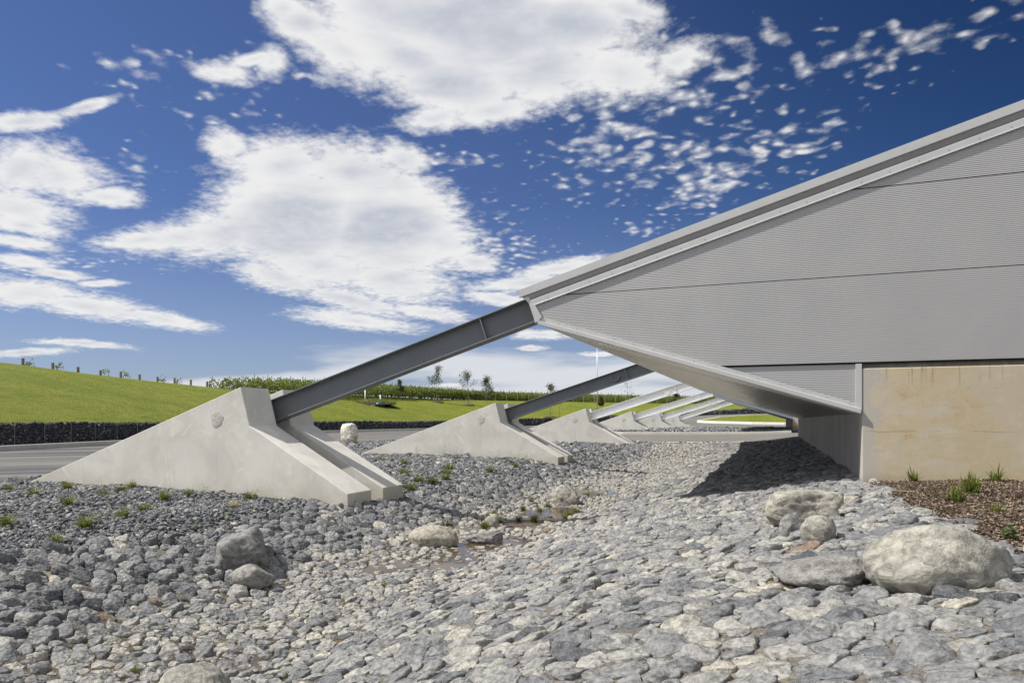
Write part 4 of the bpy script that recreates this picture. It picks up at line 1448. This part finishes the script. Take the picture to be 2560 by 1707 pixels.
# ---------------------------------------------------------------- grass tufts and weeds
def blades(n, hgt, spread, width, seed, droop=.5):
    rr = np.random.default_rng(seed)
    V = []; F = []
    for k in range(n):
        a = rr.uniform(0, 2 * math.pi); l = hgt * rr.uniform(.55, 1.1); out = spread * rr.uniform(.25, 1.0)
        b0_ = rr.normal(0, spread * .13, 2)
        w = width * rr.uniform(.7, 1.2)
        sx, sy2 = -math.sin(a) * w, math.cos(a) * w
        o = len(V)
        for j in range(5):
            t = j / 4
            rad = out * t ** 1.4
            z = l * (t - droop * t * t * (out / spread)) - .01
            ww = (1 - t) ** .6 if j < 4 else .04
            x, y = b0_[0] + math.cos(a) * rad, b0_[1] + math.sin(a) * rad
            V += [(x - sx * ww, y - sy2 * ww, z), (x + sx * ww, y + sy2 * ww, z)]
        F += [(o + 2 * j, o + 2 * j + 1, o + 2 * j + 3, o + 2 * j + 2) for j in range(4)]
    return V, F


def sprig_mesh(seed, hgt, n=5):
    rr = np.random.default_rng(seed)
    V = []; F = []
    for k in range(n):
        a = rr.uniform(0, 6.28); l = hgt * rr.uniform(.5, 1)
        for j in range(9):
            t = (j + 1) / 9
            x = math.cos(a) * .35 * l * t; y = math.sin(a) * .35 * l * t; z = l * t
            b = rr.uniform(0, 6.28); s = .018 * rr.uniform(.8, 1.6)
            o = len(V)
            ca, sa = math.cos(b) * s, math.sin(b) * s
            V += [(x, y, z), (x + ca - sa * .4, y + sa + ca * .4, z + .2 * s), (x + 2 * ca, y + 2 * sa, z), (x + ca + sa * .4, y + sa - ca * .4, z + .2 * s)]
            F.append((o, o + 1, o + 2, o + 3))
    return V, F


USEDP = set()


def plant_at(name, V, F, m, u, v, label, cat, group, sc=1.0, rz=0):
    o = np_mesh(name, V, F, m)
    o.location = (u, v, h1(u, v) + .015)
    o.rotation_euler = (0, 0, rz)
    o.scale = (sc, sc, sc)
    if group:
        label = label.split(',')[0].split(' growing')[0].split(' at the')[0].split(' between')[0].split(' low in')[0]
        size = next(w for w in ('', 'bushy ', 'small ', 'thin ', 'spreading ', 'upright ', 'short ', 'ragged ', 'dense ', 'leaning ', 'low ', 'wispy ', 'pale ', 'dull ') if (w + label + ' ' + place(u, v, h1(u, v) + .08)) not in USEDP)
        label = size + label + ' ' + place(u, v, h1(u, v) + .08)
        label = ' '.join(label.replace('in front of the nearest buttress', 'before the nearest buttress').split()[:16])
        USEDP.add(label)
    return tag(o, label, cat, group)


GT = [(-15.88, 10.64), (-14.11, 9.95), (-14.51, 10.94), (-12.94, 10.57), (-12.01, 9.09), (-13.16, 11.2), (-13.32, 11.58), (-10.98, 10.27), (-11.14, 11.02), (-10.09, 11.56), (-10.33, 9.24), (-9.88, 8.41), (-9.59, 7.53), (-8.9, 6.55), (-10.51, 7.0)]
protos = [blades(85, .21 + .03 * (k % 3), .24, .0065, 100 + k, .55) for k in range(5)]
for k, (u, v) in enumerate(GT):
    V, F = protos[k % 5]
    near = v < 9.3
    plant_at('grass_tuft', V, F, M['tuft'], u, v, 'green grass tuft, ' + ('left of the big dark boulder' if near else 'close in front of the nearest buttress'), 'grass tuft',
             'grass tufts in the gravel ' + ('left of the big dark boulder' if near else 'in front of the nearest buttress'), 1.0 + .3 * ((k * 7) % 5) / 5 + (.1 if near else 0), k * 1.3)
V, F = blades(44, .16, .19, .007, 130)
plant_at('grass_tuft', V, F, M['tufty'], -9.31, 10.28, 'yellowed grass tuft on gravel before the toe of the nearest buttress', 'grass tuft', None, 1.1)
SPR = [(-17.43, 12.94 - 1.1), (-10.94, 11.27), (-8.79, 10.69), (-11.37, 9.43), (-8.53, 9.28), (-8.43, 8.47), (-10.06, 11.74)]
for k, (u, v) in enumerate(SPR):
    V, F = sprig_mesh(200 + k, .24, 7)
    plant_at('weed', V, F, M['sprig'], u, v, 'small leafy green weed growing in the gravel around the nearest buttress', 'weed', 'leafy weeds in the front gravel', 1.1)
MT = [(-13.41, 22.36), (-11.83, 21.11), (-9.8, 17.49), (-8.69, 16.28), (-8.54, 17.6), (-9.2, 19.09), (-9.62, 20.09), (-8.36, 16.4), (-8.4, 15.3), (-8.52, 20.81), (-11.66, 24.71), (-9.99, 25.24), (-8.46, 22.92), (-23.28, 35.85),
      (-10.9, 23.6), (-12.6, 25.8), (-9.2, 26.1), (-13.9, 26.0)]
for k, (u, v) in enumerate(MT):
    if k in (10, 11, 14, 15, 16, 17):
        V, F = sprig_mesh(300 + k, .42, 9)
        plant_at('weed', V, F, M['sprig'], u, v, 'tall thin green weed at the foot of the second buttress', 'weed', 'tall weeds along the second buttress', 1.4)
    elif k == 13:
        V, F = protos[k % 5]
        plant_at('grass_tuft', V, F, M['tuft'], u, v, 'grass tuft beside the white rounded boulder at the road edge', 'grass tuft', None, 1.9)
    else:
        V, F = protos[k % 5]
        plant_at('grass_tuft', V, F, M['tuft'], u, v, 'grass tuft in the gravel between the first and second buttress', 'grass tuft', 'grass tufts in the gravel between the first two buttresses', 1.5, k)
CT = [(-5.99, 17.49), (-5.28, 16.09), (-4.73, 14.01), (-5.93, 14.72), (-5.44, 13.79), (-5.42, 12.96), (-5.36, 16.97), (-6.25, 13.0), (-4.91, 19.09), (-5.12, 14.12), (-4.3, 15.2), (-4.45, 16.3), (-4.2, 14.5), (-4.7, 19.8), (-5.4, 18.6), (-5.7, 16.0)]
for k, (u, v) in enumerate(CT):
    V, F = protos[(k + 2) % 5]
    plant_at('grass_tuft', V, F, M['tuft'], u, v, 'soft green grass tuft at the edge of the brown channel pool', 'grass tuft', 'grass tufts around the channel pool', .75 + .2 * (k % 3), k)
for k, (u, v) in enumerate([(-4.73, 7.93), (-5.21, 4.56), (-3.71, 4.7), (-5.29, 4.34)]):
    V, F = blades(26, .10, .09, .004, 400 + k)
    plant_at('grass_tuft', V, F, M['tuft'], u, v, 'tiny grass tuft between cobbles low in the near swale bed', 'grass tuft', 'tiny grass tufts in the near swale bed', .9, k)
ML = ['green strappy plant in the mulch beside the wall corner', 'bright upright strappy plant, front one of the right-hand pair in the mulch', 'dark strappy plant behind the bright upright one in the mulch',
      'spreading strappy plant against the concrete wall at far right', 'low sprawling strappy plant in the middle of the mulch', 'yellowish rounded grass clump at the right edge of the mulch', 'small leafy weed at the right edge close to the largest boulder']
for k, ((u, v), lb) in enumerate(zip([(2.0, 12.2), (2.3, 10.07), (2.42, 10.6), (3.05, 12.1), (1.98, 9.35), (2.17, 8.55), (1.78, 6.62)], ML)):
    if k == 6:
        V, F = sprig_mesh(500, .12, 8)
        plant_at('weed', V, F, M['sprig'], u, v, lb, 'weed', None, 1.1)
    elif k == 5:
        V, F = blades(90, .16, .16, .005, 520, .7)
        plant_at('grass_clump', V, F, M['tuft'], u, v, lb, 'grass clump', None, 1.0)
    else:
        V, F = blades(40, .30, .26 if k in (3, 4) else .19, .010, 510 + k, .62)
        plant_at('strappy_plant', V, F, M['tuft'], u, v, lb, 'plant', None, [1.15, 1.3, 1.05, 1.25, 1.1][k], k)
V, F = blades(50, .03, .14, .003, 600, .9)
plant_at('straw_clump', V, F, M['straw'], 1.62, 8.1, 'dry straw clump at the edge of the mulch above the largest boulder', 'straw clump', None, 1.0)


# ---------------------------------------------------------------- vineyard
def ridge(x):
    z = float(np.interp(x, _fx, FR)); y = float(np.interp(x, _fx, FY))
    xr = (x - 1280) / 1750
    return Vector((z * (xr * CY - SY), z * (xr * SY + CY), (1050 - y) * z / 1750)), z


def leaves(C, size, seed):
    rr = np.random.default_rng(seed)
    n = len(C)
    a = rr.normal(size=(n, 3)); a /= np.linalg.norm(a, axis=1)[:, None]
    b = rr.normal(size=(n, 3)); b -= (a * b).sum(1)[:, None] * a; b /= np.linalg.norm(b, axis=1)[:, None]
    s = size * rr.uniform(.6, 1.3, n)[:, None]
    V = np.stack([C - a * s, C - b * s * .6, C + a * s, C + b * s * .6], 1).reshape(-1, 3)
    return V, np.arange(n * 4).reshape(-1, 4)


DIR = Vector((-SY, CY, 0))
xs_row = []
xq = -60.0
while xq < 2160:
    xs_row.append(xq)
    _, z = ridge(xq)
    # step 2.7 m measured along the lawn edge
    p0, _ = ridge(xq); p1, _ = ridge(xq + 10)
    xq += 10 * 2.7 / max(.3, (p1 - p0).length)
print('rows', len(xs_row))


def row_foliage(seed, length, dens, wid=.55, h0=.0, h1_=1.55, ls=.14):
    rr = np.random.default_rng(seed)
    n = int(length * dens)
    y = .2 + rr.random(n) ** 1.15 * length
    ph = np.sin(y * 4.1 + seed) * .22 + np.sin(y * 1.7 + seed * 2) * .15
    z = h0 + rr.beta(1.35, 1.05, n) * (h1_ - h0 + ph)
    x = rr.normal(0, wid * .5, n)
    # shoots that stick out of the top
    k = rr.random(n) < .05
    z[k] = h1_ + rr.uniform(0, .35, k.sum())
    C = np.stack([x, y, z], 1)
    return leaves(C, ls, seed + 1)


protoR = [row_foliage(700 + k, 22, 105) for k in range(4)]
ONES = ['', 'first', 'second', 'third', 'fourth', 'fifth', 'sixth', 'seventh', 'eighth', 'ninth', 'tenth', 'eleventh', 'twelfth', 'thirteenth',
        'fourteenth', 'fifteenth', 'sixteenth', 'seventeenth', 'eighteenth', 'nineteenth']
def ordinal(n):
    if n < 20:
        return ONES[n]
    t_, o_ = divmod(n, 10)
    return ['twent', 'thirt', 'fort', 'fift', 'sixt', 'sevent', 'eight'][t_ - 2] + ('ieth' if o_ == 0 else 'y-' + ONES[o_])
for k, x in enumerate(xs_row):
    p, z = ridge(x)
    lowf = 1 - float(sst(470, 640, np.array(x)))
    sink = .80 * lowf + rng.uniform(-.05, .05)
    base = p + DIR * (1.4) + Vector((0, 0, -sink))
    t = empty('vine_row', base, ordinal(k + 1) + ' vine row from the left, ' + ('leafy along the top of the lawn' if lowf < .5 else 'only its end post rising over the hill crest'),
              'vine row', 'vineyard rows along the top of the lawn' if lowf < .5 else 'vine rows behind the hill crest on the left', rz=YAW - R(42))
    h_post = 1.38
    mb = MB(); mb.tube([(0, 0, -.6), (rng.uniform(-.05, .05), 0, h_post + rng.uniform(-.12, .12))], [.14, .13], 8)
    o = mb.build('end_post', M['wood'], t); 
    if lowf < .95:
        V, F = protoR[k % 4]
        V = V + 0
        o = np_mesh('foliage', V, F, M['vine'], t)
    else:
        V, F = row_foliage(800 + k, .7, 80, .25, .65, 1.25, .10)
        if k % 3 != 0:
            np_mesh('foliage', V, F, M['vine'], t)
    for j in range(4 if lowf < .5 else 0):
        yy = 2.4 + j * 5.5
        mb = MB(); mb.tube([(0, yy, -.5), (0, yy, (2.25 if lowf < .5 else 1.3) + rng.uniform(-.08, .1))], [.05, .045], 5)
        mb.build('post', M['wood'], t)


# ---------------------------------------------------------------- young trees
def surf_h(x, y_px, zhint):
    """point on the lawn at image column x, at distance zhint"""
    i = int(np.clip(round((x - _fx[0]) / (_fx[1] - _fx[0])), 0, len(_fx) - 1))
    zg = FG[i] + .1; hr = (1050 - FY[i]) * FR[i] / 1750; h0 = FB[i] + 1.17
    s = (zhint - zg) / (FR[i] - zg)
    if s <= 1:
        f = max(0, s) ** .92
        h = h0 + (hr - h0) * (f * 1.06 - .06 * f ** 3)
    else:
        h = hr
    xr = (x - 1280) / 1750
    return Vector((zhint * (xr * CY - SY), zhint * (xr * SY + CY), h))


def young_tree(x, yb, ht, zd, seed, kind, label, stakes=True, mulch=True):
    p = surf_h(x, yb, zd)
    rr = random.Random(seed)
    t = empty('young_tree', p, label, 'tree', None, rz=YAW)
    mb = MB()
    bend = rr.uniform(-.03, .03)
    tr = [(bend * ht * (j / 6) ** 2 + rr.uniform(-.02, .02), rr.uniform(-.02, .02), ht * j / 6 * .97) for j in range(7)]
    mb.tube(tr, [.055 - .007 * j for j in range(7)], 6)
    mb.build('trunk', M['bark'], t)
    mb = MB(); clusters = []
    nb = dict(tuft=5, open=9, droop=10, bare=8)[kind]
    for j in range(nb):
        f = rr.uniform(.42, .95); a = rr.uniform(0, 6.28)
        ln = ht * rr.uniform(.10, .24) * (1.25 - f) * (1.8 if kind in ('open', 'bare') else 1.1) + .1
        b = Vector((bend * ht * f * f, 0, ht * f * .97))
        side = math.cos(a)
        e = b + Vector((ln * side, ln * math.sin(a), ln * (rr.uniform(.3, 1.0) if kind != 'droop' else rr.uniform(-.1, .5))))
        mid = b.lerp(e, .5) + Vector((0, 0, .05))
        mb.tube([b, mid, e], [.02, .015, .009], 4)
        clusters += [e, mid]
    mb.build('limbs', M['bark'], t)
    clusters += [Vector((bend * ht, 0, ht * q)) for q in (.8, .9, .98)]
    C = []
    rn = np.random.default_rng(seed)
    per = dict(tuft=75, open=40, droop=60, bare=4)[kind]
    sg = dict(tuft=.16, open=.15, droop=.22, bare=.1)[kind] * ht / 3.5
    for c in clusters:
        q = rn.normal(size=(per, 3)) * sg * np.array([1, 1, 1.15]) + np.array(c)
        if kind == 'droop':
            q[:, 0] += np.abs(rn.normal(size=per)) * .15
            q[:, 2] -= np.abs(rn.normal(size=per)) * .12
        C.append(q)
    V, F = leaves(np.concatenate(C), .10, seed)
    np_mesh('crown', V, F, M['leaf'], t)
    if stakes:
        for sx in (-.38, .30, .05):
            mb = MB(); mb.box(sx - .03, sx + .03, -.3 if sx > .2 else .2, -.24 if sx > .2 else .26, -.3, 1.45)
            mb.build('stake', M['stake'], t)
    if mulch:
        n = 24
        V = [(0, 0, .14)]
        for q, (r_, zz) in enumerate(((.7, .12), (1.15, .0), (1.3, -.25))):
            V += [(r_ * math.cos(a * 6.2832 / n) * (1 + .08 * math.sin(a * 2.1)), r_ * math.sin(a * 6.2832 / n), zz) for a in range(n)]
        F = [(0, 1 + j, 1 + (j + 1) % n) for j in range(n)]
        mb = MB(); mb.add(V, F)
        mb.F += [(1 + q * n + j, 1 + q * n + (j + 1) % n, 1 + (q + 1) * n + (j + 1) % n, 1 + (q + 1) * n + j) for q in range(2) for j in range(n)]
        mb.build('mulch_mound', M['soil'], t, smooth=True)
    return t


young_tree(999, 990, 3.3, 119, 1, 'tuft', 'slender young tree with one small leaf tuft, leftmost on the lawn crest', stakes=True, mulch=False)
young_tree(1091, 1000, 6.1, 124, 2, 'tuft', 'tallest narrow young staked tree, left of the thin wide-branched one', True, True)
young_tree(1170, 1001, 5.9, 126, 3, 'open', 'young staked tree with open branches reaching right, beside the drooping tree', True, True)
young_tree(1216, 996, 4.9, 134, 4, 'droop', 'young tree with drooping windblown leaves, left of the second dark beam', False, False)
young_tree(1375, 1012, 5.4, 120, 5, 'open', 'young tree with dense top leaves appearing just above the second dark beam', True, True)
young_tree(1399, 1021, 4.2, 118, 6, 'bare', 'small sparse young tree right behind the second dark beam', False, True)
young_tree(1503, 1018, 3.3, 126, 7, 'tuft', 'short bushy staked young tree immediately right of the light pole', True, True)
young_tree(1569, 1004, 4.9, 146, 8, 'bare', 'leafless young tree between the second dark beam and first white beam', False, False)
young_tree(1690, 1005, 3.0, 140, 9, 'open', 'small young tree seen just under the nearest white beam', True, False)

# light pole
p = surf_h(1493, 1025, 124)
t = empty('light_pole', p, 'tall thin galvanised light pole behind the second dark beam', 'light pole', rz=YAW)
mb = MB(); mb.tube([(0, 0, -.3), (0, 0, 6), (0, 0, 12.3)], [.095, .075, .055], 12); mb.build('pole', M['pole'], t, smooth=True)
mb = MB(); mb.tube([(0, 0, 12.2), (.5, 0, 12.45), (1.1, 0, 12.5)], [.04, .04, .03], 8); mb.build('arm', M['pole'], t)
mb = MB(); mb.box(.95, 1.6, -.13, .13, 12.42, 12.54); mb.build('lamp_head', M['pole'], t, bevel=.03)

# planted mound with irrigation gear on the lawn
p = surf_h(930, 985, 104)
n = 28
V = [(0, 0, .35)]
for r_, zz in ((1.3, .28), (2.6, .10), (3.4, -.2)):
    V += [(r_ * math.cos(a * 6.2832 / n) * 1.1, r_ * math.sin(a * 6.2832 / n), zz) for a in range(n)]
F = [(0, 1 + j, 1 + (j + 1) % n) for j in range(n)] + [(1 + q * n + j, 1 + q * n + (j + 1) % n, 1 + (q + 1) * n + (j + 1) % n, 1 + (q + 1) * n + j) for q in range(2) for j in range(n)]
mb = MB(); mb.add(V, F)
t = empty('planted_mound', p, 'low planted mound of dark green groundcover on the lawn below the large beam', 'planted mound', rz=YAW)
mb.build('soil', M['soil'], t, smooth=True)
rr = np.random.default_rng(11)
a = rr.uniform(0, 6.28, 2600); r_ = 3.3 * np.sqrt(rr.random(2600))
C = np.stack([r_ * np.cos(a) * 1.1, r_ * np.sin(a), .42 - .045 * r_ ** 2 + rr.random(2600) * .25], 1)
V, F = leaves(C, .10, 12)
np_mesh('foliage', V, F, M['vine'], t)
for x, zd, hh2, lb in ((913, 104, 1.9, 'white standpipe with dark cap, left one at the planted mound'), (951, 106, 1.35, 'shorter white standpipe, right one at the planted mound')):
    q = surf_h(x, 985, zd)
    t = empty('standpipe', q, lb, 'standpipe', rz=YAW)
    mb = MB(); mb.tube([(0, 0, -.2), (0, 0, hh2)], [.09, .09], 10); mb.build('pipe', M['white'], t, smooth=True)
    mb = MB(); mb.tube([(0, 0, hh2), (0, 0, hh2 + .1), (0, 0, hh2 + .45), (0, 0, hh2 + .5)], [.12, .2, .2, .1], 10); mb.build('cap', M['plastic'], t, smooth=True)
q = surf_h(949, 990, 101)
mb = MB(); mb.tube([(-.62, 0, .22), (-.5, 0, .32), (0, 0, .38), (.6, 0, .3), (.68, 0, .2)], [.10, .26, .31, .27, .12], 14)
t = empty('pump_cover', q, 'dark blue rounded pump cover lying in front of the planted mound', 'pump cover', rz=YAW)
mb.build('cover', M['plastic'], t, smooth=True)
mb = MB(); mb.tube([(-2.0, 0, .16), (-.55, 0, .30)], [.12, .12], 10); mb.build('pipe', M['white'], t, smooth=True)

# sprinkler throwing a thin spray to the left
q = surf_h(1250, 1001, 132)
t = empty('sprinkler', q, 'small lawn sprinkler throwing a thin spray left, beside the drooping tree', 'sprinkler', rz=YAW)
mb = MB(); mb.tube([(0, 0, -.1), (0, 0, .35), (-.08, 0, .42)], [.04, .04, .025], 8); mb.build('riser', M['plastic'], t)
rr = np.random.default_rng(5)
nn = 1500
tt = rr.random(nn) ** .6
C = np.stack([-7.5 * tt + rr.normal(size=nn) * .35 * tt, rr.normal(size=nn) * .5 * tt, .4 + 4.6 * tt - 2.2 * tt ** 2 + rr.normal(size=nn) * (.06 + .55 * tt ** 2)], 1)
V, F = leaves(C, .016, 6)
o = np_mesh('water_spray', V, F, M['spray'], t)
o['kind'] = 'stuff'
